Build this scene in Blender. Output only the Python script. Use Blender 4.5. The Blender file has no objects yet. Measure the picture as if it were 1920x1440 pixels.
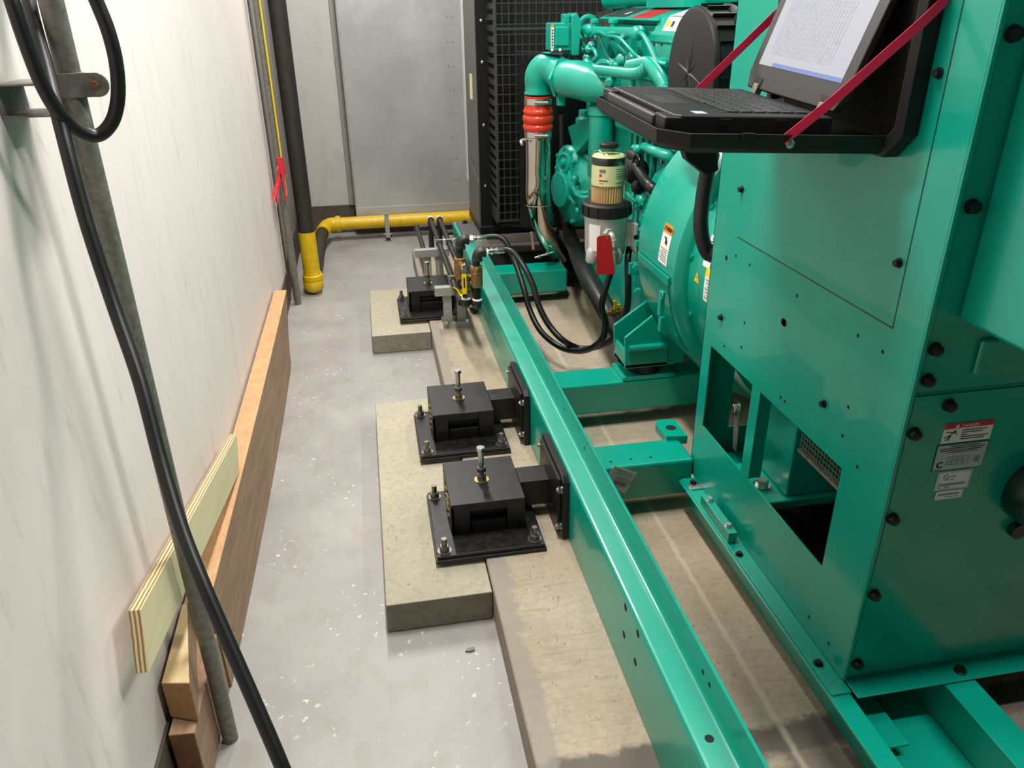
import bpy, math, random
from mathutils import Vector, Matrix
scn = bpy.context.scene
COL = scn.collection
random.seed(7)
PI = math.pi

# ---------------------------------------------------------------- camera
cam_d = bpy.data.cameras.new('camera'); cam = bpy.data.objects.new('camera', cam_d); COL.objects.link(cam)
cam_d.sensor_fit = 'HORIZONTAL'; cam_d.sensor_width = 36.0
cam_d.lens = 36.0 * 1450.42 / 1920.0
cam_d.clip_start = 0.02
yaw, pit, rol = 0.174905534, 0.450822084, -0.0133116933
F = Vector((math.sin(yaw) * math.cos(pit), math.cos(yaw) * math.cos(pit), -math.sin(pit)))
R0 = Vector((math.cos(yaw), -math.sin(yaw), 0)); U0 = R0.cross(F)
Rv = math.cos(rol) * R0 + math.sin(rol) * U0; Uv = -math.sin(rol) * R0 + math.cos(rol) * U0
cam.matrix_world = Matrix(((Rv.x, Uv.x, -F.x, 0.0), (Rv.y, Uv.y, -F.y, 0.0), (Rv.z, Uv.z, -F.z, 1.5), (0, 0, 0, 1)))
scn.camera = cam

# ---------------------------------------------------------------- light and exposure
w = bpy.data.worlds.new('room_world'); scn.world = w; w.use_nodes = True
w.node_tree.nodes['Background'].inputs[0].default_value = (0.9, 0.95, 1.0, 1)
w.node_tree.nodes['Background'].inputs[1].default_value = 0.10
def lamp(name, loc, sx, sy, power, col=(1.0, 0.958, 0.912), rot=(0, 0, 0)):
    d = bpy.data.lights.new(name, 'AREA'); d.shape = 'RECTANGLE'; d.size = sx; d.size_y = sy; d.energy = power; d.color = col
    o = bpy.data.objects.new(name, d); COL.objects.link(o); o.location = loc; o.rotation_euler = rot
    return o
lamp('ceiling_tube_lamp', (0.15, 1.95, 3.10), 0.16, 0.9, 75)
lamp('ceiling_tube_lamp', (0.10, 4.50, 3.10), 0.16, 1.2, 72)
lamp('ceiling_tube_lamp', (2.10, 3.20, 3.10), 0.16, 1.2, 44)
lamp('ceiling_tube_lamp', (1.60, 0.62, 3.10), 1.2, 0.16, 60)
scn.view_settings.view_transform = 'Standard'
scn.view_settings.look = 'None'
scn.view_settings.gamma = 1.0
scn.view_settings.use_curve_mapping = False
scn.view_settings.exposure = 0.0
try:
    scn.cycles.use_denoising = True
    scn.cycles.max_bounces = 8; scn.cycles.diffuse_bounces = 3
    scn.cycles.caustics_reflective = False; scn.cycles.caustics_refractive = False
except Exception:
    pass

# ---------------------------------------------------------------- mesh builder
def V3(p): return Vector(p)
class MB:
    def __init__(s): s.v = []; s.f = []; s.m = []; s.cur = 0; s.M = None
    def mat(s, i): s.cur = i; return s
    def vert(s, p):
        p = Vector(p)
        if s.M is not None: p = s.M @ p
        s.v.append(p); return len(s.v) - 1
    def face(s, idx): s.f.append(tuple(idx)); s.m.append(s.cur)
    def box(s, x0, x1, y0, y1, z0, z1):
        b = [s.vert((x, y, z)) for z in (z0, z1) for y in (y0, y1) for x in (x0, x1)]
        for q in ((0, 2, 3, 1), (4, 5, 7, 6), (0, 1, 5, 4), (2, 6, 7, 3), (0, 4, 6, 2), (1, 3, 7, 5)): s.face([b[i] for i in q])
        return s
    def bar(s, p0, p1, w, h, up=(0, 0, 1)):
        p0 = Vector(p0); p1 = Vector(p1); d = (p1 - p0).normalized(); u = Vector(up)
        r = d.cross(u)
        if r.length < 1e-4: r = d.cross(Vector((1, 0, 0)))
        r.normalize(); u = r.cross(d)
        b = []
        for p in (p0, p1):
            for a, c in ((-1, -1), (1, -1), (1, 1), (-1, 1)): b.append(s.vert(p + r * a * w / 2 + u * c * h / 2))
        for q in ((3, 2, 1, 0), (4, 5, 6, 7), (0, 1, 5, 4), (1, 2, 6, 5), (2, 3, 7, 6), (3, 0, 4, 7)): s.face([b[i] for i in q])
        return s
    def rings(s, rings, caps=True, closed=False):
        n = len(rings[0]); ids = [[s.vert(p) for p in r] for r in rings]
        L = len(ids)
        for i in range(L if closed else L - 1):
            a = ids[i]; b = ids[(i + 1) % L]
            for k in range(n): s.face((a[k], a[(k + 1) % n], b[(k + 1) % n], b[k]))
        if caps and not closed: s.face(list(reversed(ids[0]))); s.face(ids[-1])
        return s
    @staticmethod
    def frame(d):
        d = Vector(d).normalized(); a = Vector((0, 0, 1)) if abs(d.z) < 0.9 else Vector((1, 0, 0))
        u = a.cross(d).normalized(); return d, u, d.cross(u)
    def lathe(s, p0, d, prof, seg=24, caps=True, ph=0.0, sc=1.0):
        d, u, w_ = s.frame(d); p0 = Vector(p0)
        rs = [[p0 + d * h + (u * math.cos(ph + 2 * PI * k / seg) + w_ * math.sin(ph + 2 * PI * k / seg) * sc) * r for k in range(seg)] for r, h in prof]
        return s.rings(rs, caps)
    def cyl(s, p0, p1, r, r2=None, seg=20):
        p0 = Vector(p0); p1 = Vector(p1); d = p1 - p0
        return s.lathe(p0, d, [(r, 0), (r if r2 is None else r2, d.length)], seg)
    def hexa(s, p, d, r, h):
        return s.lathe(p, d, [(r, 0), (r, h * .85), (r * .86, h)], 6)
    def torus(s, c, d, R, r, seg=32, k=10):
        d, u, w_ = s.frame(d); c = Vector(c); rs = []
        for i in range(seg):
            a = 2 * PI * i / seg; e = u * math.cos(a) + w_ * math.sin(a)
            rs.append([c + e * (R + r * math.cos(2 * PI * j / k)) + d * r * math.sin(2 * PI * j / k) for j in range(k)])
        return s.rings(rs, False, True)
    def ball(s, c, r, seg=16, sq=(1, 1, 1)):
        c = Vector(c); rs = []
        for i in range(1, seg // 2):
            t = PI * i / (seg // 2)
            rs.append([c + Vector((math.sin(t) * math.cos(2 * PI * k / seg) * r * sq[0], math.sin(t) * math.sin(2 * PI * k / seg) * r * sq[1], -math.cos(t) * r * sq[2])) for k in range(seg)])
        return s.rings(rs, True)
    def prism(s, pts, vec):
        vec = Vector(vec); a = [s.vert(p) for p in pts]; b = [s.vert(Vector(p) + vec) for p in pts]; n = len(a)
        s.face(list(reversed(a))); s.face(b)
        for k in range(n): s.face((a[k], a[(k + 1) % n], b[(k + 1) % n], b[k]))
        return s
    def tube(s, pts, r, seg=12, per=6, rib=0.0, nrib=0, smooth=True, flat=None):
        pts = [Vector(p) for p in pts]
        path = spline(pts, per) if smooth and len(pts) > 2 else pts
        if nrib:
            path = resample(path, nrib * 2)
        fr = []; d0 = (path[1] - path[0]).normalized(); _, u, _w = s.frame(d0)
        for i, p in enumerate(path):
            t = (path[min(i + 1, len(path) - 1)] - path[max(i - 1, 0)]).normalized()
            u = (u - t * u.dot(t)).normalized(); fr.append((p, t, u.copy(), t.cross(u)))
        rs = []
        for i, (p, t, u, w_) in enumerate(fr):
            f_ = i / max(len(fr) - 1, 1) * (len(r) - 1) if isinstance(r, (list, tuple)) else 0
            rr = (r[int(f_)] + (r[min(int(f_) + 1, len(r) - 1)] - r[int(f_)]) * (f_ - int(f_)) if isinstance(r, (list, tuple)) else r) + (rib if nrib and i % 2 else 0)
            rs.append([p + (u * math.cos(2 * PI * k / seg) + w_ * math.sin(2 * PI * k / seg)) * rr for k in range(seg)])
        return s.rings(rs, True)
    def strap(s, pts, wvec, t):
        """flat band through pts, its width along wvec"""
        pts = [Vector(p) for p in pts]; wv = Vector(wvec); rs = []
        for i, p in enumerate(pts):
            tg = (pts[min(i + 1, len(pts) - 1)] - pts[max(i - 1, 0)]).normalized()
            n = tg.cross(wv).normalized() * t / 2
            rs.append([p - wv / 2 - n, p + wv / 2 - n, p + wv / 2 + n, p - wv / 2 + n])
        return s.rings(rs, True)
    def sheet(s, ax, t0, t1, us, vs, holes=()):
        """flat panel of thickness t0..t1 along axis ax, gridded at us x vs, with rectangular openings (u0,u1,v0,v1)"""
        us = sorted(set([round(u, 5) for u in us] + [round(h[i], 5) for h in holes for i in (0, 1)]))
        vs = sorted(set([round(v, 5) for v in vs] + [round(h[i], 5) for h in holes for i in (2, 3)]))
        def P(t, u, v): return {'x': (t, u, v), 'y': (u, t, v), 'z': (u, v, t)}[ax]
        def solid(i, j):
            if not (0 <= i < len(us) - 1 and 0 <= j < len(vs) - 1): return False
            cu = (us[i] + us[i + 1]) / 2; cv = (vs[j] + vs[j + 1]) / 2
            return not any(h[0] < cu < h[1] and h[2] < cv < h[3] for h in holes)
        ids = {}
        def g(k, i, j):
            if (k, i, j) not in ids: ids[(k, i, j)] = s.vert(P((t0, t1)[k], us[i], vs[j]))
            return ids[(k, i, j)]
        for i in range(len(us) - 1):
            for j in range(len(vs) - 1):
                if not solid(i, j): continue
                s.face((g(0, i, j), g(0, i, j + 1), g(0, i + 1, j + 1), g(0, i + 1, j)))
                s.face((g(1, i, j), g(1, i + 1, j), g(1, i + 1, j + 1), g(1, i, j + 1)))
                if not solid(i - 1, j): s.face((g(0, i, j), g(1, i, j), g(1, i, j + 1), g(0, i, j + 1)))
                if not solid(i + 1, j): s.face((g(0, i + 1, j), g(0, i + 1, j + 1), g(1, i + 1, j + 1), g(1, i + 1, j)))
                if not solid(i, j - 1): s.face((g(0, i, j), g(0, i + 1, j), g(1, i + 1, j), g(1, i, j)))
                if not solid(i, j + 1): s.face((g(0, i, j + 1), g(1, i, j + 1), g(1, i + 1, j + 1), g(0, i + 1, j + 1)))
        return s
    def text(s, body, origin, right, up, size, align='LEFT', depth=0.0004):
        """raised lettering from the built-in font, baseline at origin"""
        c = bpy.data.curves.new('lettering', 'FONT'); c.body = body; c.size = size; c.align_x = align; c.resolution_u = 2
        o = bpy.data.objects.new('lettering', c); COL.objects.link(o)
        dg = bpy.context.evaluated_depsgraph_get(); me = bpy.data.meshes.new_from_object(o.evaluated_get(dg))
        bpy.data.objects.remove(o); bpy.data.curves.remove(c)
        right = Vector(right).normalized(); up = Vector(up).normalized(); n = right.cross(up)
        base = len(s.v)
        for vv in me.vertices: s.vert(Vector(origin) + right * vv.co.x + up * vv.co.y + n * depth)
        for p in me.polygons: s.face([base + i for i in p.vertices])
        bpy.data.meshes.remove(me); return s
    def build(s, name, mats, parent=None, bevel=0.0, seg=2, smooth=35.0, origin=None):
        if not isinstance(mats, (list, tuple)): mats = [mats]
        off = Vector((0, 0, 0)); q = parent
        while q is not None: off += q.location; q = q.parent
        if parent is None and origin is None and s.v:
            xs = [v.x for v in s.v]; ys = [v.y for v in s.v]; zs = [v.z for v in s.v]
            origin = ((min(xs) + max(xs)) / 2, (min(ys) + max(ys)) / 2, min(zs))
        if parent is None: off = Vector(origin)
        me = bpy.data.meshes.new(name); me.from_pydata([tuple(v - off) for v in s.v], [], s.f)
        for m in mats: me.materials.append(m)
        me.polygons.foreach_set('material_index', s.m)
        import bmesh
        bm = bmesh.new(); bm.from_mesh(me); bmesh.ops.recalc_face_normals(bm, faces=bm.faces); bm.to_mesh(me); bm.free()
        me.shade_smooth() if hasattr(me, 'shade_smooth') else None
        if hasattr(me, 'set_sharp_from_angle'): me.set_sharp_from_angle(angle=math.radians(smooth))
        me.update()
        o = bpy.data.objects.new(name, me); COL.objects.link(o)
        if parent is None: o.location = off
        else: o.parent = parent
        if bevel:
            b = o.modifiers.new('edge', 'BEVEL'); b.width = bevel; b.segments = seg; b.limit_method = 'ANGLE'; b.angle_limit = math.radians(42)
            b.harden_normals = True
        return o

def spline(pts, per):
    out = []; n = len(pts)
    for i in range(n - 1):
        p0 = pts[max(i - 1, 0)]; p1 = pts[i]; p2 = pts[i + 1]; p3 = pts[min(i + 2, n - 1)]
        if i == 0: p0 = p1 * 2 - p2
        if i == n - 2: p3 = p2 * 2 - p1
        a = max((p1 - p0).length, 1e-5) ** .5; b = max((p2 - p1).length, 1e-5) ** .5; c = max((p3 - p2).length, 1e-5) ** .5
        m1 = ((p1 - p0) / a - (p2 - p0) / (a + b) + (p2 - p1) / b) * b
        m2 = ((p2 - p1) / b - (p3 - p1) / (b + c) + (p3 - p2) / c) * b
        for k in range(per):
            t = k / per; t2 = t * t; t3 = t2 * t
            out.append(p1 * (2 * t3 - 3 * t2 + 1) + m1 * (t3 - 2 * t2 + t) + p2 * (-2 * t3 + 3 * t2) + m2 * (t3 - t2))
    out.append(pts[-1]); return out
def resample(path, n):
    L = [0.0]
    for a, b in zip(path, path[1:]): L.append(L[-1] + (b - a).length)
    out = []; j = 0
    for i in range(n + 1):
        t = L[-1] * i / n
        while j < len(L) - 2 and L[j + 1] < t: j += 1
        k = (t - L[j]) / max(L[j + 1] - L[j], 1e-9); out.append(path[j].lerp(path[j + 1], min(max(k, 0), 1)))
    return out

def tag(o, label=None, cat=None, group=None, kind=None):
    if label: o['label'] = label
    if cat: o['category'] = cat
    if group: o['group'] = group
    if kind: o['kind'] = kind
    return o
def thing(name, loc, label, cat, group=None):
    o = bpy.data.objects.new(name, None); COL.objects.link(o); o.location = loc; o.empty_display_size = 0.05
    return tag(o, label, cat, group)
def copy_tree(o, parent=None):
    c = o.copy(); COL.objects.link(c)
    if parent is not None: c.parent = parent
    for ch in list(o.children): copy_tree(ch, c)
    return c

# ---------------------------------------------------------------- materials
def srgb(r, g, b):
    f = lambda c: (c / 255 / 12.92) if c / 255 <= 0.04045 else ((c / 255 + 0.055) / 1.055) ** 2.4
    return (f(r), f(g), f(b), 1)
class NT:
    def __init__(s, name):
        s.m = bpy.data.materials.new(name); s.m.use_nodes = True; s.t = s.m.node_tree; s.p = s.t.nodes['Principled BSDF']
    def n(s, t, **kw):
        x = s.t.nodes.new(t)
        for k, v in kw.items():
            if k in x.inputs: x.inputs[k].default_value = v
            else: setattr(x, k, v)
        return x
    def l(s, a, b): s.t.links.new(a, b)
    def set(s, **kw):
        for k, v in kw.items(): s.p.inputs[k.replace('_', ' ')].default_value = v
        return s
    def coords(s, scale=(1, 1, 1), world=True):
        if world:
            g = s.n('ShaderNodeNewGeometry'); src = g.outputs['Position']
        else:
            g = s.n('ShaderNodeTexCoord'); src = g.outputs['Object']
        mp = s.n('ShaderNodeMapping'); mp.inputs['Scale'].default_value = scale; s.l(src, mp.inputs['Vector']); return mp.outputs['Vector']
    def noise(s, vec, scale, detail=4, rough=.6):
        x = s.n('ShaderNodeTexNoise', Scale=scale, Detail=detail, Roughness=rough); s.l(vec, x.inputs['Vector']); return x.outputs['Fac']
    def ramp(s, fac, stops):
        x = s.n('ShaderNodeValToRGB'); e = x.color_ramp.elements
        while len(e) < len(stops): e.new(0.5)
        for i, (p, c) in enumerate(stops): e[i].position = p; e[i].color = c if len(c) == 4 else (*c, 1)
        s.l(fac, x.inputs['Fac']); return x.outputs['Color']
    def mix(s, fac, a, b, mode='MIX'):
        x = s.n('ShaderNodeMix', data_type='RGBA', blend_type=mode)
        for sock, val in ((x.inputs[0], fac), (x.inputs[6], a), (x.inputs[7], b)):
            if hasattr(val, 'type') and hasattr(val, 'node'): s.l(val, sock)
            else: sock.default_value = val
        return x.outputs[2]
    def bump(s, h, strength=.2, dist=.01):
        x = s.n('ShaderNodeBump', Strength=strength, Distance=dist); s.l(h, x.inputs['Height']); s.l(x.outputs[0], s.p.inputs['Normal'])
    def base(s, c): s.l(c, s.p.inputs['Base Color']); return s
    def rough(s, c): s.l(c, s.p.inputs['Roughness']); return s
BW = lambda v: (v, v, v, 1)
def plain(name, col, rough=.5, metal=0.0, coat=0.0, spec=.5, var=0.0, vscale=30, **kw):
    t = NT(name); t.set(Base_Color=col, Roughness=rough, Metallic=metal, Coat_Weight=coat, Specular_IOR_Level=spec)
    if coat: t.set(Coat_Roughness=.06)
    if var:
        v = t.coords(); n = t.noise(v, vscale, 5)
        t.base(t.mix(t.ramp(n, [(.3, BW(0)), (.75, BW(1))]), tuple(max(0, c * (1 - var)) for c in col[:3]) + (1,), tuple(min(1, c * (1 + var)) for c in col[:3]) + (1,)))
    return t.m
GREEN_C = srgb(0, 156, 133)
def paint(name, col, rough, scuff=0.0):
    t = NT(name); t.set(Roughness=rough, Coat_Weight=.35, Coat_Roughness=.05, Specular_IOR_Level=.5)
    v = t.coords(); n = t.noise(v, 9, 3); c = t.mix(t.ramp(n, [(.3, BW(0)), (.7, BW(1))]), tuple(x * .93 for x in col[:3]) + (1,), col)
    if scuff:
        n2 = t.noise(t.coords((1, 4, 1)), 70, 6, .7); c = t.mix(t.ramp(n2, [(.70, BW(0)), (.78, BW(scuff))]), c, srgb(120, 190, 170))
    t.base(c); n3 = t.noise(v, 420, 2); t.bump(n3, .03, .001); return t.m
GREEN = paint('green_powder_coat', GREEN_C, .28)
GREEN_S = paint('green_powder_coat_scuffed', GREEN_C, .28, .6)
GREEN_E = paint('green_engine_enamel', srgb(4, 158, 136), .34)
def black_paint():
    t = NT('black_scuffed_paint'); t.set(Specular_IOR_Level=.5)
    v = t.coords(); n = t.noise(v, 40, 6, .65); n2 = t.noise(t.coords((1, 6, 1)), 60, 4)
    c = t.mix(t.ramp(n, [(.45, BW(0)), (.8, BW(1))]), srgb(11, 11, 12), srgb(34, 32, 30)); c = t.mix(t.ramp(n2, [(.7, BW(0)), (.82, BW(.5))]), c, srgb(110, 105, 98))
    t.base(c); t.rough(t.ramp(n, [(.3, BW(.36)), (.8, BW(.55))])); t.bump(n, .06, .002); return t.m
BLACK = black_paint()
BLACK_M = plain('black_matt_metal', srgb(16, 16, 17), .45, 0, 0, .4)
PLASTIC = plain('black_grained_plastic', srgb(17, 17, 18), .52, 0, 0, .4)
PLASTIC_G = plain('dark_grey_plastic', srgb(38, 38, 39), .5)
RUBBER = plain('black_rubber', srgb(22, 22, 24), .42, 0, 0, .5, .3, 40)
HOSE = plain('black_hose_rubber', srgb(17, 17, 18), .38, 0, 0, .5)
BLACKPIPE = plain('black_iron_pipe', srgb(50, 49, 47), .42, .35, 0, .5, .35, 45)
DARKPIPE = plain('dark_painted_steel_pipe', srgb(48, 44, 40), .5, 0, 0, .5, .3, 30)
GALV = plain('galvanised_steel', srgb(168, 168, 162), .42, .35, 0, .5, .15, 60)
GALV_D = plain('weathered_galvanised_pipe', srgb(124, 122, 113), .5, .2, 0, .5, .35, 70)
ZINC = plain('zinc_plated_steel', srgb(205, 205, 200), .25, 1.0)
ZINC_Y = plain('yellow_zinc_steel', srgb(196, 178, 120), .3, 1.0)
STEEL = plain('bright_steel', srgb(190, 190, 190), .3, 1.0)
STAINLESS = plain('polished_stainless', srgb(212, 205, 192), .09, 1.0)
BRASS = plain('bronze_brass', srgb(158, 124, 78), .36, .7, 0, .5, .2, 80)
YELLOW = plain('yellow_gas_paint', srgb(226, 186, 18), .4, 0, 0, .5, .18, 25)
YELLOW_H = plain('yellow_vinyl_grip', srgb(240, 208, 0), .35)
RED_TAG = plain('red_plastic_tag', srgb(190, 30, 38), .35)
RED_TAPE = plain('red_tape_film', srgb(205, 48, 62), .4, 0, 0, .5, .3, 90)
RED_WEB = plain('red_webbing', srgb(226, 36, 84), .7)
SILICONE = plain('red_silicone', srgb(200, 52, 26), .28, 0, .2)
WHITE = plain('white_label_film', srgb(232, 230, 226), .4)
CREAM = plain('cream_label_film', srgb(226, 224, 180), .4)
SILVERL = plain('silver_label_film', srgb(176, 186, 190), .35)
INK = plain('black_print', srgb(28, 28, 30), .5)
GREYINK = plain('grey_print', srgb(110, 112, 116), .5)
ORANGE = plain('orange_label_film', srgb(240, 130, 20), .4)
YELLOWL = plain('yellow_label_film', srgb(246, 212, 20), .4)
REDL = plain('red_label_film', srgb(196, 24, 30), .4)
BLUEL = plain('blue_print', srgb(40, 90, 170), .5)
CAST = plain('cast_aluminium', srgb(196, 196, 190), .38, .45, 0, .5, .08, 50)
PAPER = plain('filter_paper_pleats', srgb(206, 168, 120), .8)
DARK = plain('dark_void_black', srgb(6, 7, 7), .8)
MESHM = plain('charcoal_wire_mesh', srgb(52, 53, 54), .42)
CORE = plain('radiator_core_fins', srgb(30, 31, 32), .5, .3)
GREYFRAME = plain('grey_painted_frame', srgb(96, 96, 92), .45, .3, 0, .5, .15, 20)
def glass():
    t = NT('clear_amber_bowl_plastic'); nt = t.t
    tr = t.n('ShaderNodeBsdfTransparent'); tr.inputs[0].default_value = (.94, .935, .85, 1)
    gl = t.n('ShaderNodeBsdfGlossy'); gl.inputs['Roughness'].default_value = .05; gl.inputs['Color'].default_value = (.95, .95, .92, 1)
    lw = t.n('ShaderNodeLayerWeight'); lw.inputs['Blend'].default_value = .35; pw = t.n('ShaderNodeMath', operation='POWER'); t.l(lw.outputs['Facing'], pw.inputs[0]); pw.inputs[1].default_value = 2.6; fr = t.n('ShaderNodeMath', operation='MULTIPLY_ADD'); t.l(pw.outputs[0], fr.inputs[0]); fr.inputs[1].default_value = .55; fr.inputs[2].default_value = .05
    mx = t.n('ShaderNodeMixShader'); t.l(fr.outputs[0], mx.inputs[0]); t.l(tr.outputs[0], mx.inputs[1]); t.l(gl.outputs[0], mx.inputs[2])
    nt.links.new(mx.outputs[0], nt.nodes['Material Output'].inputs['Surface']); nt.nodes.remove(t.p); return t.m
GLASS = glass()
def wall_mat(name, col, dark):
    t = NT(name); t.set(Roughness=.5, Specular_IOR_Level=.35)
    a = t.noise(t.coords((1, 1.0, .35)), 5, 6, .65); b = t.noise(t.coords((1, 3.4, .55)), 7, 8, .72); sp = t.noise(t.coords((1, 1, .6)), 60, 3, .5)
    c = t.mix(t.ramp(a, [(.35, BW(0)), (.72, BW(1))]), col, tuple(x * .93 for x in col[:3]) + (1,))
    c = t.mix(t.ramp(b, [(.55, BW(0)), (.70, BW(.48))]), c, dark)
    c = t.mix(t.ramp(sp, [(.72, BW(0)), (.76, BW(.5))]), c, srgb(245, 243, 238))
    t.base(c); t.bump(a, .12, .01); return t.m
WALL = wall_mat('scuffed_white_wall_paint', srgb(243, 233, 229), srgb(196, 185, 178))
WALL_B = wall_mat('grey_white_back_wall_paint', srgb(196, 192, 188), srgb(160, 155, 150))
WALL_G = wall_mat('grey_wall_end', srgb(150, 147, 142), srgb(120, 116, 112))  # far end of the left wall, in a greyer tone than the rest
CEIL = plain('dark_ceiling_paint', srgb(66, 66, 65), .8)
WALL_D = plain('plain_grey_wall_paint', srgb(120, 118, 114), .7)
COVE = plain('brown_rubber_cove_base', srgb(86, 76, 66), .6, 0, 0, .4, .2, 20)
def floor_mat():
    t = NT('worn_grey_floor_paint'); t.set(Specular_IOR_Level=.5)
    v = t.coords(); a = t.noise(v, 3.2, 7, .62); b = t.noise(v, 26, 6, .6); ch = t.noise(v, 48, 3, .5); ch2 = t.noise(v, 4, 4, .6); d = t.noise(t.coords((1, .6, 1)), 11, 5, .7)
    c = t.mix(t.ramp(a, [(.3, BW(0)), (.7, BW(1))]), srgb(150, 147, 144), srgb(170, 167, 163))
    c = t.mix(t.ramp(d, [(.50, BW(0)), (.75, BW(.6))]), c, srgb(146, 137, 121))
    x = t.n('ShaderNodeMath', operation='MULTIPLY'); t.l(t.ramp(ch, [(.645, BW(0)), (.67, BW(1))]), x.inputs[0]); t.l(t.ramp(ch2, [(.45, BW(0)), (.6, BW(1))]), x.inputs[1])
    c = t.mix(x.outputs[0], c, srgb(214, 208, 190)); t.base(c)
    t.rough(t.ramp(a, [(.3, BW(.34)), (.7, BW(.5))])); t.bump(b, .10, .004); return t.m
FLOOR = floor_mat()
def concrete(name, c1, c2, speck, split=False):
    t = NT(name); t.set(Specular_IOR_Level=.3, Roughness=.75)
    v = t.coords(); a = t.noise(v, 4.5, 8, .66); b = t.noise(v, 55, 6, .7); cr = t.noise(t.coords((1, .5, 1)), 130, 3, .6)
    c = t.mix(t.ramp(a, [(.28, BW(0)), (.72, BW(1))]), c1, c2); c = t.mix(t.ramp(b, [(.35, BW(.5)), (.6, BW(0))]), c, speck)
    c = t.mix(t.ramp(cr, [(.30, BW(.6)), (.36, BW(0))]), c, srgb(96, 88, 76))
    if split:
        def ma(op, x, y, z=None):
            n = t.n('ShaderNodeMath', operation=op)
            for i, v_ in enumerate((x, y, z)):
                if v_ is None: continue
                if hasattr(v_, 'node'): t.l(v_, n.inputs[i])
                else: n.inputs[i].default_value = v_
            return n.outputs[0]
        g = t.n('ShaderNodeNewGeometry'); sx = t.n('ShaderNodeSeparateXYZ'); t.l(g.outputs['Position'], sx.inputs[0])
        st = t.noise(t.coords((1.2, 16, 1)), 7, 5, .6); c = t.mix(t.ramp(st, [(.52, BW(0)), (.72, BW(.55))]), c, srgb(150, 136, 114))
        big = t.noise(t.coords((.9, .9, 1)), 2.2, 5, .6); c = t.mix(t.ramp(big, [(.45, BW(0)), (.72, BW(.45))]), c, srgb(168, 140, 108))
        wy = ma('MULTIPLY', ma('MULTIPLY_ADD', t.noise(v, 14, 4), .08, sx.outputs['Y']), .5); n7 = t.noise(v, 7, 6, .7)
        dk = ma('MULTIPLY', t.ramp(wy, [(.550, BW(1)), (.557, BW(0))]), ma('MAXIMUM', t.ramp(wy, [(.505, BW(0)), (.520, BW(.9))]), t.ramp(n7, [(.42, BW(0)), (.55, BW(.7))])))
        c = t.mix(dk, c, srgb(92, 86, 80))
        wx = ma('MULTIPLY_ADD', t.noise(v, 9, 5, .7), .10, sx.outputs['X'])
        c = t.mix(t.ramp(wx, [(.318, BW(.7)), (.332, BW(0))]), c, srgb(146, 139, 132))
        ln = ma('ABSOLUTE', ma('SUBTRACT', ma('MULTIPLY_ADD', t.noise(v, 20, 3), .014, sx.outputs['X']), .770), 0)
        c = t.mix(t.ramp(ln, [(.003, BW(.40)), (.010, BW(0))]), c, srgb(224, 212, 186))
    t.base(c); t.bump(b, .25, .003); return t.m
PAD = concrete('stained_pad_concrete', srgb(168, 156, 136), srgb(190, 178, 158), srgb(154, 142, 124), True)
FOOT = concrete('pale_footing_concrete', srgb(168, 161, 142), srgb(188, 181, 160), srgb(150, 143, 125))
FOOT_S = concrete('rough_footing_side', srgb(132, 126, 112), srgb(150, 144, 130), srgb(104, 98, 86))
def wood(name, c1, c2, dk, sc=(14, 1.2, 14)):
    t = NT(name); t.set(Roughness=.62, Specular_IOR_Level=.3)
    v = t.coords(sc); a = t.noise(v, 3.5, 6, .65); b = t.noise(t.coords((sc[0] * 3, sc[1] * 1.5, sc[2] * 3)), 5, 5, .7)
    c = t.mix(t.ramp(a, [(.3, BW(0)), (.7, BW(1))]), c1, c2); c = t.mix(t.ramp(b, [(.55, BW(0)), (.75, BW(.6))]), c, dk); t.base(c); t.bump(b, .15, .002); return t.m
W_BROWN = wood('weathered_brown_plank_face', srgb(138, 108, 84), srgb(170, 142, 116), srgb(112, 84, 64))
W_EDGE = wood('orange_sawn_plank_edge', srgb(190, 146, 104), srgb(214, 172, 128), srgb(150, 106, 70), (14, 6, 14))
W_PALE = wood('pale_sawn_timber', srgb(214, 186, 136), srgb(230, 206, 160), srgb(178, 140, 92), (14, 3, 14))
W_END = wood('brown_end_grain', srgb(150, 112, 74), srgb(178, 138, 94), srgb(110, 76, 46), (22, 22, 22))
W_DARK = wood('dark_brown_end_grain', srgb(110, 74, 48), srgb(138, 96, 64), srgb(84, 56, 36), (22, 22, 22))
PLY = wood('birch_plywood_face', srgb(218, 208, 166), srgb(230, 220, 182), srgb(200, 186, 140), (5, 1, 9))
def ply_edge():
    t = NT('plywood_edge_layers'); t.set(Roughness=.6)
    v = t.coords((1, 1, 1)); wv = t.n('ShaderNodeTexWave', Scale=42.0, Distortion=1.2, Detail=2.0); wv.bands_direction = 'X'; t.l(v, wv.inputs['Vector'])
    t.base(t.mix(t.ramp(wv.outputs['Fac'], [(.35, BW(0)), (.6, BW(1))]), srgb(160, 120, 76), srgb(230, 214, 170))); return t.m
PLY_E = ply_edge()
def sheet_metal():
    t = NT('galvanised_duct_sheet'); t.set(Metallic=.45, Specular_IOR_Level=.5)
    v = t.coords((1, 1, .7)); a = t.noise(v, 3.0, 4, .5); sc_ = t.noise(t.coords((.6, 1, 14)), 6, 6, .75); sp = t.noise(v, 90, 3)
    c = t.mix(t.ramp(a, [(.3, BW(0)), (.7, BW(1))]), srgb(172, 176, 176), srgb(204, 206, 203)); c = t.mix(t.ramp(sc_, [(.68, BW(0)), (.76, BW(.6))]), c, srgb(225, 228, 226)); t.base(c)
    t.rough(t.mix(t.ramp(sp, [(.3, BW(0)), (.7, BW(1))]), BW(.30), BW(.40))); t.bump(a, .25, .03); return t.m
SHEET = sheet_metal()
def screen_mat(name, col, e):
    t = NT(name); t.set(Base_Color=(.02, .02, .02, 1), Roughness=.3, Emission_Color=col, Emission_Strength=e); return t.m
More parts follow.
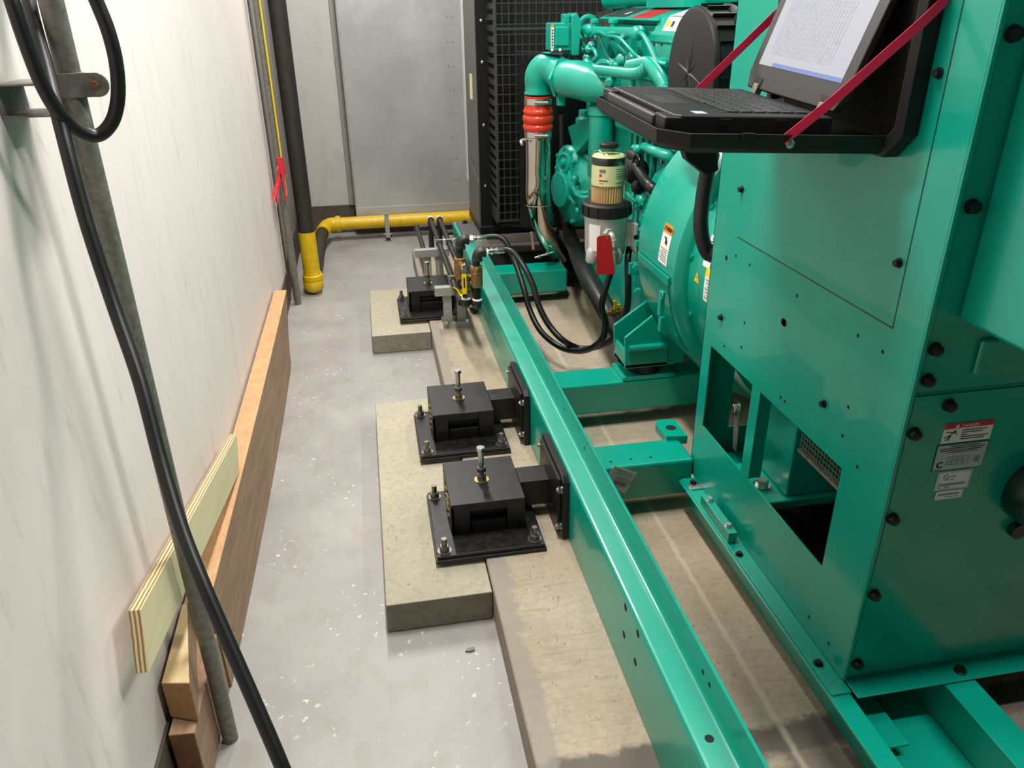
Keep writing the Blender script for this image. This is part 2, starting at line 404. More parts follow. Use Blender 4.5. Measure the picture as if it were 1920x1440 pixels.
SCREEN = screen_mat('lit_screen_white', srgb(203, 204, 213), .86)
SCREEN_B = screen_mat('lit_screen_blue', srgb(112, 136, 200), 1.0)
SCREEN_G = screen_mat('lit_screen_grey_lines', srgb(150, 154, 172), 1.0)
SCREEN_P = screen_mat('lit_screen_pale_cells', srgb(184, 192, 218), .9)

# ================================================================ ROOM
WX = -0.52
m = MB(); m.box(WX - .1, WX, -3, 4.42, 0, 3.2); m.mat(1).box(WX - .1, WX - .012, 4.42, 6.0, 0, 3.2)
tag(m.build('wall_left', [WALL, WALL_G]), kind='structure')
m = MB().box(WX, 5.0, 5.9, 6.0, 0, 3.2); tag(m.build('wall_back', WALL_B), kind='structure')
m = MB().box(5.0, 5.1, -3, 6.0, 0, 3.2); tag(m.build('wall_right', WALL_D), kind='structure')
m = MB().box(WX - .1, 5.1, -3.1, -3.0, 0, 3.2); tag(m.build('wall_front', WALL_D), kind='structure')
m = MB().box(WX - .1, 5.1, -3, 6.0, 3.2, 3.3); tag(m.build('ceiling', CEIL), kind='structure')
m = MB().box(WX - .1, 5.1, -3, 6.0, -.1, 0); tag(m.build('floor', FLOOR), kind='structure')
m = MB().box(WX, WX + .007, -3, 4.42, 0.002, .17); m.box(WX - .012, WX - .004, 4.42, 5.9, .002, .19); tag(m.build('baseboard_left', COVE), kind='structure')
m = MB().box(WX - .01, 1.2, 5.892, 5.9, .002, .205); tag(m.build('baseboard_back', COVE), kind='structure')
# housekeeping pad: top edge slightly rounded
m = MB().box(.226, 4.2, -2.4, 4.95, 0, .105)
tag(m.build('floor_equipment_pad', PAD, bevel=.008, seg=3), kind='structure')

# footings cast against the pad
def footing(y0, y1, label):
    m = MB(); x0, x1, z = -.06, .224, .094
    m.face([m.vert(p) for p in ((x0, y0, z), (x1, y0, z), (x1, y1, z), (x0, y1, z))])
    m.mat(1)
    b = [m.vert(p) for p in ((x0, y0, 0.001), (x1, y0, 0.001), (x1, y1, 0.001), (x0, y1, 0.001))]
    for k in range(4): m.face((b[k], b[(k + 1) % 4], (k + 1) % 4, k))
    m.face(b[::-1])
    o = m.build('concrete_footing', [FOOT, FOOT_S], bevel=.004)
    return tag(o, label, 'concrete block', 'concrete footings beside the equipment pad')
footing(1.612, 2.80, 'long pale concrete footing carrying the two nearest black isolators')
footing(3.515, 4.20, 'shorter concrete footing under the farthest black isolator')

# ================================================================ TIMBER ALONG THE WALL
m = MB(); y0, y1 = 1.50, 3.76
N = 24; pa = []
for i in range(N + 1):
    t = i / N; y = y0 + (y1 - y0) * t; sw = .012 * math.sin(PI * t) * (1 if t < .9 else .6)
    pa.append((y, sw))
ids = [[m.vert(p) for p in ((-.512, y, .276), (-.452 + w_ * .3, y, .276), (-.448 + w_ - .03 * max(0, (y - 3.45) / .31), y, .002), (-.498, y, .002))] for y, w_ in pa]
for a, b in zip(ids, ids[1:]):
    m.mat(1).face((a[0], b[0], b[1], a[1])); m.mat(0).face((a[1], b[1], b[2], a[2])); m.face((a[2], b[2], b[3], a[3])); m.face((a[3], b[3], b[0], a[0]))
m.mat(2).face(ids[0]); m.face(ids[-1][::-1])
tag(m.build('timber_plank', [W_BROWN, W_EDGE, W_END], bevel=.003), 'long brown timber plank on edge against the foot of the white wall', 'plank')
m = MB()
m.mat(0).prism([(-.505, 1.212, .002), (-.452, 1.208, .002), (-.452, 1.208, .183), (-.505, 1.212, .183)], (0, .285, 0))
m.m[0] = 1; m.m[1] = 1
tag(m.build('timber_board', [W_BROWN, W_DARK], bevel=.004), 'short dark brown board end on the floor below the pale wedge', 'board')
m = MB()
bt = [(-.508, 1.256, .185), (-.446, 1.232, .185), (-.498, 1.495, .185), (-.512, 1.495, .185)]
tp = [(-.508, 1.256, .282), (-.450, 1.246, .282), (-.500, 1.495, .282), (-.512, 1.495, .282)]
b = [m.vert(p) for p in bt]; t_ = [m.vert(p) for p in tp]
m.mat(0).face(t_); m.face(b[::-1])
m.mat(1).face((b[0], b[1], t_[1], t_[0])); m.mat(2).face((b[1], b[2], t_[2], t_[1])); m.face((b[2], b[3], t_[3], t_[2])); m.face((b[3], b[0], t_[0], t_[3]))
tag(m.build('timber_offcut', [W_PALE, W_END, W_BROWN], bevel=.004), 'pale wedge of sawn timber sitting on top of the dark board end', 'timber offcut')
m = MB(); pl = [(-.458, 1.101, .462), (-.460, 1.143, .567), (-.460, 2.135, .368), (-.458, 2.06, .279)]
f0 = [m.vert(p) for p in pl]; f1 = [m.vert((p[0] - .022, p[1], p[2])) for p in pl]
m.mat(0).face(f0); m.face(f1[::-1]); m.mat(1)
for k in range(4): m.face((f0[k], f1[k], f1[(k + 1) % 4], f0[(k + 1) % 4]))
tag(m.build('plywood_strip', [PLY, PLY_E], bevel=.001), 'pale plywood strip wedged slanting between the wall and the grey conduit', 'plywood strip')

# ================================================================ CONDUIT, BRACKET AND CABLES AT THE NEAR LEFT
m = MB().cyl((-.43, 1.344, 0), (-.43, 1.344, 3.19), .0172, seg=24)
pipe = m.build('conduit_pipe', GALV_D); tag(pipe, 'weathered grey conduit standing upright in front of the near wall', 'conduit')
t = thing('wall_bracket', (-.47, 1.34, 1.40), 'rusty strut bracket strapping the near grey conduit to the wall', 'bracket')
m = MB(); x0, x1, ya, yb, za, zb_ = -.5195, -.4495, 1.295, 1.40, 1.366, 1.412
m.box(x0, x0 + .003, ya, yb, za, zb_); m.box(x0, x1, ya, yb, zb_ - .003, zb_); m.box(x0, x1, ya, yb, za, za + .003); m.box(x1 - .003, x1, ya, yb, zb_ - .012, zb_ - .003); m.box(x1 - .003, x1, ya, yb, za + .003, za + .012)
m.build('channel', GALV_D, t, bevel=.001)
m = MB(); th = [(-.4475 + .0005, 1.30)] + [(-.43 + .0195 * math.cos(a), 1.344 + .0195 * math.sin(a)) for a in [PI + .9 - i * .9 / 2 for i in range(3)]]
pts = [(-.447, 1.318, 1.406), (-.432, 1.3235, 1.406), (-.416, 1.329, 1.406), (-.4095, 1.344, 1.406), (-.416, 1.360, 1.406), (-.43, 1.3655, 1.406)]
m.strap(pts, (0, 0, .034), .003)
m.strap([(-.416, 1.329, 1.406), (-.390, 1.329, 1.406)], (0, 0, .034), .003); m.cyl((-.390, 1.3268, 1.406), (-.390, 1.3312, 1.406), .0172)
m.build('strap', GALV_D, t, bevel=.0006)
m = MB(); m.hexa((-.392, 1.3268, 1.406), (0, -1, 0), .0065, .005); m.cyl((-.392, 1.3275, 1.406), (-.392, 1.36, 1.406), .004); m.build('bolt', W_DARK, t)

def extend(pts, *more): return list(pts) + list(more)
lp = [(-.62 + .1, 1.235, 1.86), (-0.4455,1.2350,1.5743), (-0.4356,1.2150,1.5188), (-0.4315,1.2150,1.4618), (-0.4263,1.2200,1.4115), (-0.4179,1.2300,1.3763), (-0.4050,1.2500,1.3503), (-0.3861,1.2650,1.3417), (-0.3658,1.2700,1.3567), (-0.3489,1.2700,1.3901), (-0.3407,1.2700,1.4370), (-0.3418,1.2700,1.4798), (-0.3489,1.2700,1.5186), (-0.3572,1.2650,1.5635), (-0.3800,1.2500,1.6113), (-0.4258,1.2400,1.6160)]
lp[0] = (lp[1][0] - .005, 1.23, lp[1][2] + .12)
lp = [(lp[0][0] - .02, 1.24, 3.15), (lp[0][0] - .015, 1.235, 2.5)] + lp
m = MB().tube(lp, .0098, 16, 8); tag(m.build('looped_cable', RUBBER), 'thick black cable hanging in a loop beside the wall bracket', 'cable')
lc = [(-0.4789,1.4369,1.6346), (-0.4709,1.3891,1.5631), (-0.4616,1.3485,1.5068), (-0.4404,1.2906,1.4311), (-0.4184,1.2249,1.3512), (-0.4036,1.1843,1.2396), (-0.3824,1.1459,1.1232), (-0.3512,1.0815,1.0262), (-0.3279,1.0160,0.9243), (-0.3028,0.9544,0.8540), (-0.2763,0.9012,0.8012), (-0.2478,0.8537,0.7377), (-0.2152,0.8010,0.6651), (-0.1845,0.7497,0.5947), (-0.1606,0.7075,0.5176), (-.20, .50, .30), (-.14, .30, .08), (-.05, .10, .011), (.05, -.30, .011)]
lc = [(lc[0][0] + .015, lc[0][1] + .005, 3.15), (lc[0][0] + .008, lc[0][1], 2.5)] + lc
m = MB().tube(lc, .0100, 16, 8); tag(m.build('hanging_cable', RUBBER), 'long black cable trailing down past the plywood strip toward the floor', 'cable')

# ================================================================ FAR LEFT CORNER PIPES
t = thing('gas_riser', (-.385, 4.5, 0), 'dark steel riser pipe with a yellow painted foot in the far left corner', 'pipe')
m = MB().cyl((-.385, 4.5, .36), (-.385, 4.5, 3.19), .046, seg=24); m.build('riser_pipe', DARKPIPE, t)
m = MB(); m.cyl((-.385, 4.5, .13), (-.385, 4.5, .372), .0475, seg=24); m.build('yellow_sleeve', YELLOW, t)['label'] = 'yellow painted lower length of the riser'
m = MB(); m.lathe((-.385, 4.5, .085), (0, 0, 1), [(.05, 0), (.056, .004), (.056, .03), (.049, .034), (.049, .05)], 24); m.ball((-.385, 4.5, .062), .058, 20); m.cyl((-.385, 4.5, .062), (-.385, 4.60, .062), .052); m.lathe((-.385, 4.585, .062), (0, 1, 0), [(.05, 0), (.057, .003), (.057, .03), (.05, .033)], 24)
m.build('elbow_fitting', YELLOW, t)
t = thing('gas_pipe', (-.385, 5.1, 0.06), 'yellow gas pipe running low under the sheet metal duct', 'pipe')
m = MB(); m.tube([(-.385, 4.60, .062), (-.383, 5.0, .068), (-.38, 5.40, .085), (-.36, 5.55, .10)], .042, 18, 4); m.build('dark_run', DARKPIPE, t)['label'] = 'dark unpainted pipe run along the wall'
m = MB(); pts = [(-.365, 5.53, .098), (-.35, 5.60, .11), (-.32, 5.65, .12), (-.26, 5.67, .122)]; m.tube(pts, .050, 20, 6); m.lathe((-.275, 5.67, .122), (1, 0, 0), [(.05, 0), (.057, .003), (.057, .035), (.05, .038)], 22); m.build('elbow_fitting', YELLOW, t)
m = MB().cyl((-.26, 5.67, .122), (2.2, 5.67, .122), .045, seg=24); m.build('yellow_run', YELLOW, t)
t = thing('pipe_hanger', (.09, 5.60, 0), 'small grey strut clamp hanging on the yellow gas pipe', 'pipe clamp')
m = MB(); m.box(.075, .105, 5.58, 5.583, .045, .19); m.box(.075, .105, 5.58, 5.62, .187, .19); m.torus((.09, 5.67, .122), (1, 0, 0), .0495, .004, 24, 6); m.build('clamp_strap', GALV, t)
m = MB(); m.box(.062, .118, 5.56, 5.60, .03, .052); m.box(.064, .072, 5.56, 5.566, 0, .05); m.box(.108, .116, 5.56, 5.566, 0, .05); m.build('strut_foot', GALV, t)
t = thing('slim_conduit', (-.464, 4.33, 0), 'slim grey conduit on the left wall carrying a thin yellow line', 'conduit')
m = MB().cyl((-.468, 4.33, 0), (-.468, 4.33, 3.19), .017, seg=16); m.cyl((-.468, 4.33, .55), (-.468, 4.33, .60), .021, seg=16); m.cyl((-.468, 4.33, .02), (-.468, 4.33, .55), .020, seg=16); m.build('conduit', GALV_D, t)
m = MB().cyl((-.448, 4.312, .62), (-.448, 4.312, 3.19), .0042, seg=8); m.build('yellow_line', YELLOW_H, t)
for za, zb in ((1.62, 1.68), (.70, .735)): MB().cyl((-.468, 4.33, za), (-.468, 4.33, zb), .0225, seg=16).build('coupling', GALV, t)
m = MB(); m.cyl((-.455, 4.30, .735), (-.455, 4.30, .82), .024, .018, 10)
for i in range(7):
    a = i * .9; m.strap([(-.46, 4.30, .80 - i * .012), (-.475 + .01 * math.sin(a), 4.27 - .01 * i, .76 - i * .02), (-.50 + .012 * math.cos(a), 4.25 - .012 * i, .70 - .018 * i)], (.0, .012, .018), .001)
m.strap([(-.452, 4.285, .76), (-.448, 4.27, .66), (-.456, 4.272, .60)], (.012, .004, .0), .001)
tag(m.build('red_tape_flag', RED_TAPE), 'crumpled red warning tape tied around the slim grey conduit', 'tape')
m = MB().cyl((-.452, 5.35, 0.002), (-.452, 5.35, 3.19), .026, seg=14); tag(m.build('corner_pipe', GREYFRAME), 'thin dark pipe standing close behind the corner riser pipe', 'pipe')
for dx, yy, r_ in ((0, 4.46, .011), (0, 4.53, .011)):
    pass
m = MB(); m.box(WX - .012, WX + .004, 4.432, 4.462, .19, 3.19); m.box(WX - .012, WX - .001, 4.475, 4.535, .19, 3.19); tag(m.build('trim_1', GREYFRAME), kind='structure')

# ================================================================ SHEET METAL DUCT ON THE BACK WALL
t = thing('sheet_metal_duct', (.3, 5.8, .15), 'large galvanised sheet metal duct box on the back wall', 'duct')
m = MB(); m.box(-.118, .74, 5.75, 5.899, .205, 2.9); m.box(.74, 2.3, 5.78, 5.899, .205, 2.9); m.build('duct_panel', SHEET, t, bevel=.002)
m = MB(); m.box(-.122, .74, 5.735, 5.75, .150, .212); m.box(-.122, .74, 5.75, 5.80, .150, .154)
for x in (-.05, .17, .30, .33, .36, .55, .61): m.cyl((x, 5.735, .182), (x, 5.732, .182), .006, seg=8)
m.build('bottom_flange', SHEET, t)
m = MB(); m.box(-.165, -.118, 5.872, 5.899, .207, 2.9); m.box(-.124, -.112, 5.745, 5.872, .207, 2.9); m.build('side_flange', GALV, t)
for i in range(16):
    for x in (.60, .635):
        z = .38 + i * .155; MB().cyl((x, 5.75, z), (x, 5.747, z), .006, seg=8).build('rivet', GALV, t)
# flange collar between the duct and the radiator
t = thing('duct_collar', (.66, 5.15, .42), 'pale grey flanged collar strip between duct and black radiator', 'duct collar')
m = MB(); m.box(.632, .700, 5.20, 5.215, .485, 2.75); m.box(.632, .640, 5.14, 5.20, .485, 2.75); m.box(.672, .700, 5.14, 5.2, .485, 2.75); m.build('collar_strip', plain('bright_zinc_sheet', srgb(214, 214, 208), .45, .2), t, bevel=.001)
for i in range(14):
    z = .52 + i * .165; MB().cyl((.668, 5.20, z), (.668, 5.195, z), .007, seg=8).build('screw', ZINC, t)
m = MB().box(.70, 2.2, 5.16, 5.20, .46, 2.75); m.build('collar_back', BLACK_M, t)

p = Vector((0.1443,1.5078,0.0000)); m = MB().prism([p + Vector(q) for q in ((-.012, -.003, .0), (-.003, -.007, .0), (.012, -.004, .0), (.013, .005, .0), (-.004, .006, .0))], (.002, 0, .006)); tag(m.build('concrete_chip', FOOT_S, bevel=.001), 'small grey concrete chip lying on the floor near the footing', 'concrete chip')

# ================================================================ SKID FRAME
t = thing('skid_frame', (.476, 2.3, .105), 'green steel generator skid frame with a long lipped side beam', 'skid frame')
def prof(m, pts, y0, y1): return m.prism([(x, y0, z) for x, z in pts], (0, y1 - y0, 0))
m = MB()
m.mat(0)
prof(m, [(.476, .107), (.476, .308), (.4775, .314), (.481, .318), (.487, .32), (.530, .32), (.5345, .3215), (.5375, .326), (.539, .333), (.539, .400), (.5405, .402), (.5445, .402), (.546, .400), (.546, .330), (.543, .318), (.536, .312), (.488, .312), (.484, .308), (.484, .115), (.56, .115), (.56, .107)], -.8, 3.76)
prof(m, [(.476, .107), (.476, .308), (.4775, .314), (.481, .318), (.487, .32), (.545, .32), (.545, .312), (.488, .312), (.484, .308), (.484, .115), (.56, .115), (.56, .107)], 3.76, 4.74)
m.prism([(.539, 3.76, .31), (.539, 3.93, .315), (.539, 3.76, .400)], (.007, 0, 0))
m.mat(1)
for q in ((0.4760,1.2733,0.2945), (0.4760,1.2719,0.2158), (0.4760,1.1891,0.2966), (0.4760,1.1918,0.2127)):
    m.cyl((.4757, q[1], q[2]), (.4790, q[1], q[2]), .0095, seg=14)
for q in ((0.5390,1.0052,0.3615), (0.5390,0.9749,0.3602), (0.5390,2.1059,0.3602), (0.5390,1.8618,0.3589), (0.5390,2.9893,0.3564), (0.5390,3.2385,0.3558)):
    m.cyl((.5387, q[1], q[2]), (.5410, q[1], q[2]), .0055, seg=10)
q = (0.5083,0.8938,0.3200); m.cyl((q[0], q[1], .318), (q[0], q[1], .3204), .0085, seg=14)
m.build('side_beam', [GREEN_S, DARK], t, smooth=28)
def rtube(y0, y1, x0, x1, z0=.163, z1=.285, mat=GREEN, name='cross_beam'):
    return MB().box(x0, x1, y0, y1, z0, z1).build(name, mat, t, bevel=.010, seg=4)
rtube(2.407, 2.545, .49, 1.20); rtube(2.407, 2.545, 1.57, 1.999); rtube(1.856, 1.988, .49, .8785, mat=GREEN_S); rtube(3.76, 3.91, .49, .965)
m = MB()
for q in ((0.6287,1.8887,0.2850), (0.6924,1.8912,0.2850), (0.7542,1.8911,0.2850)): m.cyl((q[0], q[1], .2835), (q[0], q[1], .2854), .0045, seg=10)
m.build('drilled_hole', DARK, t)
# rails under the cabinet, running toward the viewer
m = MB(); prof(m, [(.833, .220), (.881, .220), (.881, .115), (.874, .115), (.874, .212), (.833, .212)], -.9, 1.852); m.build('inner_rail', GREEN, t, bevel=.002)
m = MB(); prof(m, [(1.086, .220), (1.158, .220), (1.158, .212), (1.094, .212), (1.094, .120), (1.086, .120)], -.9, 1.85); m.build('inner_rail', GREEN, t, bevel=.002)
m = MB().box(.881, 1.086, -.9, 1.85, .114, .121); m.box(.881, .970, .93, 1.85, .150, .156); m.build('pan', GREEN, t, bevel=.001)
# far rails and sump side of the frame
m = MB().box(2.0, 2.08, -.9, 4.7, .107, .32); m.build('side_beam', GREEN, t, bevel=.006)
m = MB(); q = (0.9519,2.2259,0.3000)
lug = [(.835, 1.975, .30), (.90, 1.965, .30), (.90, 2.075, .30), (.848, 2.085, .30), (.83, 2.06, .30)]
m.prism(lug, (0, 0, -.028)); m.mat(1).cyl((.868, 2.025, .2985), (.868, 2.025, .3005), .017, seg=18); m.build('lifting_lug', [GREEN, DARK], t, bevel=.003)
# tag stuck on the near cross beam
m = MB(); a, b, c_, d = (0.6143,1.8545,0.2670), (0.6294,1.8545,0.2927), (0.6999,1.8545,0.2599), (0.6674,1.8545,0.1907)
e_ = (0.6248,1.8545,0.2152)
m.mat(0).prism([a, b, c_, d, e_], (0, -.0012, 0))
av = Vector(b); ax = (Vector(c_) - av); ay = (Vector(e_) - Vector(b)); n_ = Vector((0, -.0015, 0))
def strip(u0, u1, v0, v1):
    m.prism([av + ax * u0 + ay * v0 + n_, av + ax * u1 + ay * v0 + n_, av + ax * u1 + ay * v1 + n_, av + ax * u0 + ay * v1 + n_], (0, -.0003, 0))
m.mat(1)
for v in (.12, .24, .42, .52): strip(.12 + .05 * v, .80, v, v + .03)
m.mat(2); strip(.05, .62, .60, .78)
m.build('paper_tag', [SILVERL, GREYINK, GREYINK], t)['label'] = 'grey barcode tag stuck on the near cross beam'

# ================================================================ VIBRATION ISOLATORS
iso = thing('vibration_isolator', (.243, 1.905, .094), None, None)
m = MB(); m.mat(0); m.box(.086, .402, 1.738, 2.076, .1055, .116); m.box(.090, .399, 1.744, 2.072, .116, .127); m.mat(1); m.box(.094, .2255, 1.75, 2.066, .0942, .1055)
bp_ = m.build('base_plate', [BLACK, FOOT_S], iso, bevel=.0015)
m = MB(); m.box(.142, .358, 1.830, 2.068, .222, .234)
for x0, x1 in ((.142, .196), (.305, .358)):
    m.box(x0, x1, 1.832, 1.844, .127, .222); m.box(x0, x1, 2.054, 2.066, .127, .222)
m.box(.346, .358, 1.844, 2.054, .127, .222); m.box(.142, .152, 1.832, 1.900, .127, .222); m.box(.142, .152, 2.0, 2.066, .127, .222); m.box(.196, .305, 1.834, 1.842, .203, .222)
m.build('housing', BLACK, iso, bevel=.0015)
m = MB(); m.box(.200, .302, 1.836, 2.05, .127, .168); m.box(.160, .342, 1.86, 2.05, .127, .190); m.build('spring_carrier', BLACK_M, iso, bevel=.002)
for yy in (1.925, 1.975):
    m = MB(); pts = [(.163 + .021 * math.cos(a), yy + .021 * math.sin(a), .128 + .085 * i / 48) for i in range(49) for a in [i * 2 * PI / 12]]
    m.tube(pts, .0048, 8, 1, smooth=False); m.build('spring', ZINC_Y, iso)
m = MB(); m.box(.358, .449, 1.910, 1.996, .146, .234); m.build('arm', BLACK, iso, bevel=.004)
m = MB(); c = .018
yz = [(1.778, .112), (2.062, .112), (2.062, .298), (2.044, .316), (1.796, .316), (1.778, .300)]
m.prism([(.456, y, z) for y, z in yz], (.0195, 0, 0)); m.box(.446, .456, 1.80, 2.04, .120, .302); mp_ = m.build('mounting_plate', BLACK, iso, bevel=.002)
for y, z in ((1.795, .27), (1.795, .145), (2.045, .275), (2.045, .145)):
    m = MB(); m.cyl((.456, y, z), (.4535, y, z), .0125, seg=16); m.hexa((.4535, y, z), (-1, 0, 0), .0098, .009); m.cyl((.446, y, z), (.440, y, z), .0055, seg=10); m.build('bolt', STEEL, mp_)
for x, y in ((.113, 1.768), (.373, 1.772), (.110, 2.042), (.380, 2.045)):
    m = MB(); m.cyl((x, y, .127), (x, y, .1295), .0205, seg=20); m.hexa((x, y, .1295), (0, 0, 1), .0150, .017); m.cyl((x, y, .1465), (x, y, .170), .0080, seg=12); m.build('anchor_bolt', plain('dull_steel', srgb(120, 116, 110), .4, .8) if 'dull_steel' not in bpy.data.materials else bpy.data.materials['dull_steel'], bp_)
ab = MB(); bx, by = .248, 1.947
ab.mat(0).cyl((bx, by, .234), (bx, by, .2365), .0225, seg=24); ab.mat(1).hexa((bx, by, .2365), (0, 0, 1), .0150, .018); ab.hexa((bx, by, .266), (0, 0, 1), .0150, .014)
ab.mat(2).cyl((bx, by, .2545), (bx, by, .335), .0085, seg=16); ab.hexa((bx, by, .335), (0, 0, 1), .0138, .012)
ab.build('adjusting_bolt', [ZINC_Y, bpy.data.materials['dull_steel'], ZINC], iso)
gI = 'black isolators along the skid beam'
tag(iso, 'nearest of three black vibration isolators bolted to the concrete footing', 'vibration isolator', gI)
i2 = copy_tree(iso); i2.location = (.240, 2.458, .094); tag(i2, 'middle of three black vibration isolators bolted to the footing', 'vibration isolator', gI)
i3 = copy_tree(iso); i3.location = (.240, 3.80, .094); tag(i3, 'farthest black vibration isolator behind the strut support frame', 'vibration isolator', gI)

# ================================================================ STRUT SUPPORTS AND FUEL PIPES
def strut_stand(name, x0, x1, y, z0, ztop, label, low=None):
    t = thing(name, ((x0 + x1) / 2, y, z0), label, 'pipe support', 'strut pipe supports beside the skid')
    m = MB(); m.box(x0 + .01, x1 + .02, y - .045, y + .045, z0, z0 + .005); m.box(x0 + .01, x1 + .02, y - .045, y - .040, z0 + .005, z0 + .030); m.box(x0 + .01, x1 + .02, y + .04, y + .045, z0 + .005, z0 + .030); m.build('base_channel', GALV, t, bevel=.001)
    for px in ((x0 + x1) / 2 - .026, (x0 + x1) / 2 + .040):
        m = MB(); m.box(px - .020, px + .020, y - .018, y - .015, z0 + .005, ztop - .04); m.box(px - .020, px - .017, y - .015, y + .022, z0 + .005, ztop - .04); m.box(px + .017, px + .020, y - .015, y + .022, z0 + .005, ztop - .04); m.box(px - .02, px - .008, y + .019, y + .022, z0 + .005, ztop - .04); m.box(px + .008, px + .02, y + .019, y + .022, z0 + .005, ztop - .04)
        m.build('post', GALV, t, bevel=.0008)
    m = MB(); m.box(x0 - .02, x1 + .02, y - .04, y - .037, ztop - .041, ztop); m.box(x0 - .02, x1 + .02, y - .037, y - .004, ztop - .003, ztop); m.box(x0 - .02, x1 + .02, y + .0, y + .003, ztop - .041, ztop); m.box(x0 - .02, x1 + .02, y - .037, y, ztop - .041, ztop - .038); m.build('cross_channel', GALV, t, bevel=.0008)
    m = MB()
    for px in (x0 + .03, x1 - .0):
        m.cyl((px, y - .05, z0 + .030), (px, y - .05, z0 + .034), .013, seg=14); m.hexa((px, y - .05, z0 + .034), (0, 0, 1), .010, .008)
    m.build('nut', ZINC, t)
    for px in (.345, .400):
        m = MB(); m.torus((px, y - .015, .335), (0, 1, 0), .0172, .003, 24, 6); m.cyl((px - .022, y - .015, .358), (px + .026, y - .015, .358), .0035, seg=8); m.hexa((px + .026, y - .015, .358), (1, 0, 0), .006, .005); m.box(px - .006, px + .006, y - .02, y - .01, ztop, .322); m.build('pipe_clamp', ZINC, t)
    return t
strut_stand('strut_support', .275, .405, 3.555, .105, .312, 'near grey strut frame on the pad holding the black fuel pipes')
strut_stand('strut_support', .225, .375, 4.22, .105, .312, 'far grey strut frame behind the last isolator under the pipes')
def fuel_pipe(x, y0, y1, label, down):
    t = thing('fuel_pipe', (x, (y0 + y1) / 2, .335), label, 'pipe', 'black fuel pipes on the strut supports')
    MB().cyl((x, y0 + .025, .335), (x, y1, .335), .0138, seg=18).build('pipe_run', BLACKPIPE, t)
    m = MB(); m.lathe((x, y1 - .03, .335), (0, 1, 0), [(.014, 0), (.019, .002), (.019, .012), (.0175, .02)], 18); m.ball((x, y1 + .002, .335), .0185, 14); m.lathe((x, y1, .310), (0, 0, 1), [(.019, 0), (.019, .014), (.0175, .02)], 16); m.build('elbow_fitting', BLACKPIPE, t)
    m = MB(); m.lathe((x, y1 - .014, .335), (0, 1, 0), [(.0195, 0), (.0215, .002), (.0215, .010), (.0195, .012)], 18); m.build('joint_compound', WHITE, t)['label'] = 'white sealant ring at the pipe elbow'
    MB().cyl((x, y1, .32), (x, y1, down), .0135, seg=16).build('drop_pipe', BLACKPIPE, t)
    return t
fuel_pipe(.345, 3.20, 4.78, 'left black fuel pipe running back along the skid beam', .05)
fuel_pipe(.400, 3.20, 4.78, 'right black fuel pipe running back along the skid beam', .05)
m = MB(); m.tube([(.262, 4.25, .28), (.262, 4.55, .28), (.258, 4.80, .28)], .0138, 16, 3, smooth=False); m.ball((.258, 4.81, .28), .019, 14); m.tube([(.258, 4.81, .28), (.45, 4.83, .28), (.9, 4.84, .28)], .0138, 14, 2, smooth=False)
tag(m.build('return_pipe', BLACKPIPE), 'low black pipe turning toward the radiator behind the strut frames', 'pipe')
m = MB(); m.tube([(.345, 4.86, .22), (.9, 4.88, .22)], .0138, 14, 2, smooth=False); m.cyl((.345, 4.86, .0), (.345, 4.86, .22), .0138, seg=14); tag(m.build('return_pipe', BLACKPIPE), 'black pipe crossing low behind the capped fuel pipe ends', 'pipe')

def elbow(m, c, d_in, d_out, r, L=.030):
    """malleable 90 degree elbow: two legs from centre c"""
    c = Vector(c); a = Vector(d_in).normalized(); b = Vector(d_out).normalized()
    m.tube([c + a * L, c + a * L * .55, c + (a + b) * L * .16, c + b * L * .55, c + b * L], r, 18, 5)
    for dd in (a, b): m.lathe(c + dd * (L - .012), dd, [(r, 0), (r + .0035, .002), (r + .0035, .012), (r * .9, .0135)], 20)
def hose_end(m, p, d):
    """crimped hose coupling"""
    p = Vector(p); d = Vector(d).normalized()
    m.hexa(p, d, .0155, .014); m.lathe(p + d * .014, d, [(.011, 0), (.011, .006), (.0155, .008), (.0155, .018), (.0125, .022), (.0125, .032), (.0148, .035), (.0148, .066), (.012, .070)], 18)
    return p + d * .066
# valve stack with the bronze check valve nearest the beam
ax_, ay_ = .411, 3.165
t = thing('check_valve', (ax_, ay_, .30), 'bronze check valve on a black riser nearest the green beam', 'valve', 'valve stacks on the fuel pipes')
m = MB(); elbow(m, (ax_, ay_, .335), (0, 1, 0), (0, 0, 1), .0185); m.build('lower_elbow', BLACKPIPE, t)
MB().lathe((ax_, ay_, .363), (0, 0, 1), [(.0195, 0), (.0215, .002), (.0215, .006), (.018, .009)], 20).build('joint_compound', WHITE, t)
MB().lathe((ax_, ay_, .37), (0, 0, 1), [(.0165, 0), (.0165, .055)], 18).build('nipple', BLACK_M, t)
m = MB(); m.lathe((ax_, ay_, .424), (0, 0, 1), [(.020, 0), (.026, .006), (.0265, .012), (.0265, .066), (.023, .070)], 24); m.hexa((ax_, ay_, .490), (0, 0, 1), .029, .026); m.lathe((ax_, ay_, .514), (0, 0, 1), [(.0255, 0), (.0255, .004), (.020, .006)], 24); m.build('valve_body', BRASS, t, bevel=.001)
m = MB(); m.cyl((ax_, ay_, .516), (ax_, ay_, .55), .0165); elbow(m, (ax_ + .004, ay_, .578), (0, 0, -1), (1, .05, 0), .0205, .038); m.build('upper_elbow', BLACKPIPE, t)
m = MB(); e1 = hose_end(m, (ax_ + .040, ay_ + .002, .578), (1, .02, .02)); m.build('hose_coupling', ZINC, t)
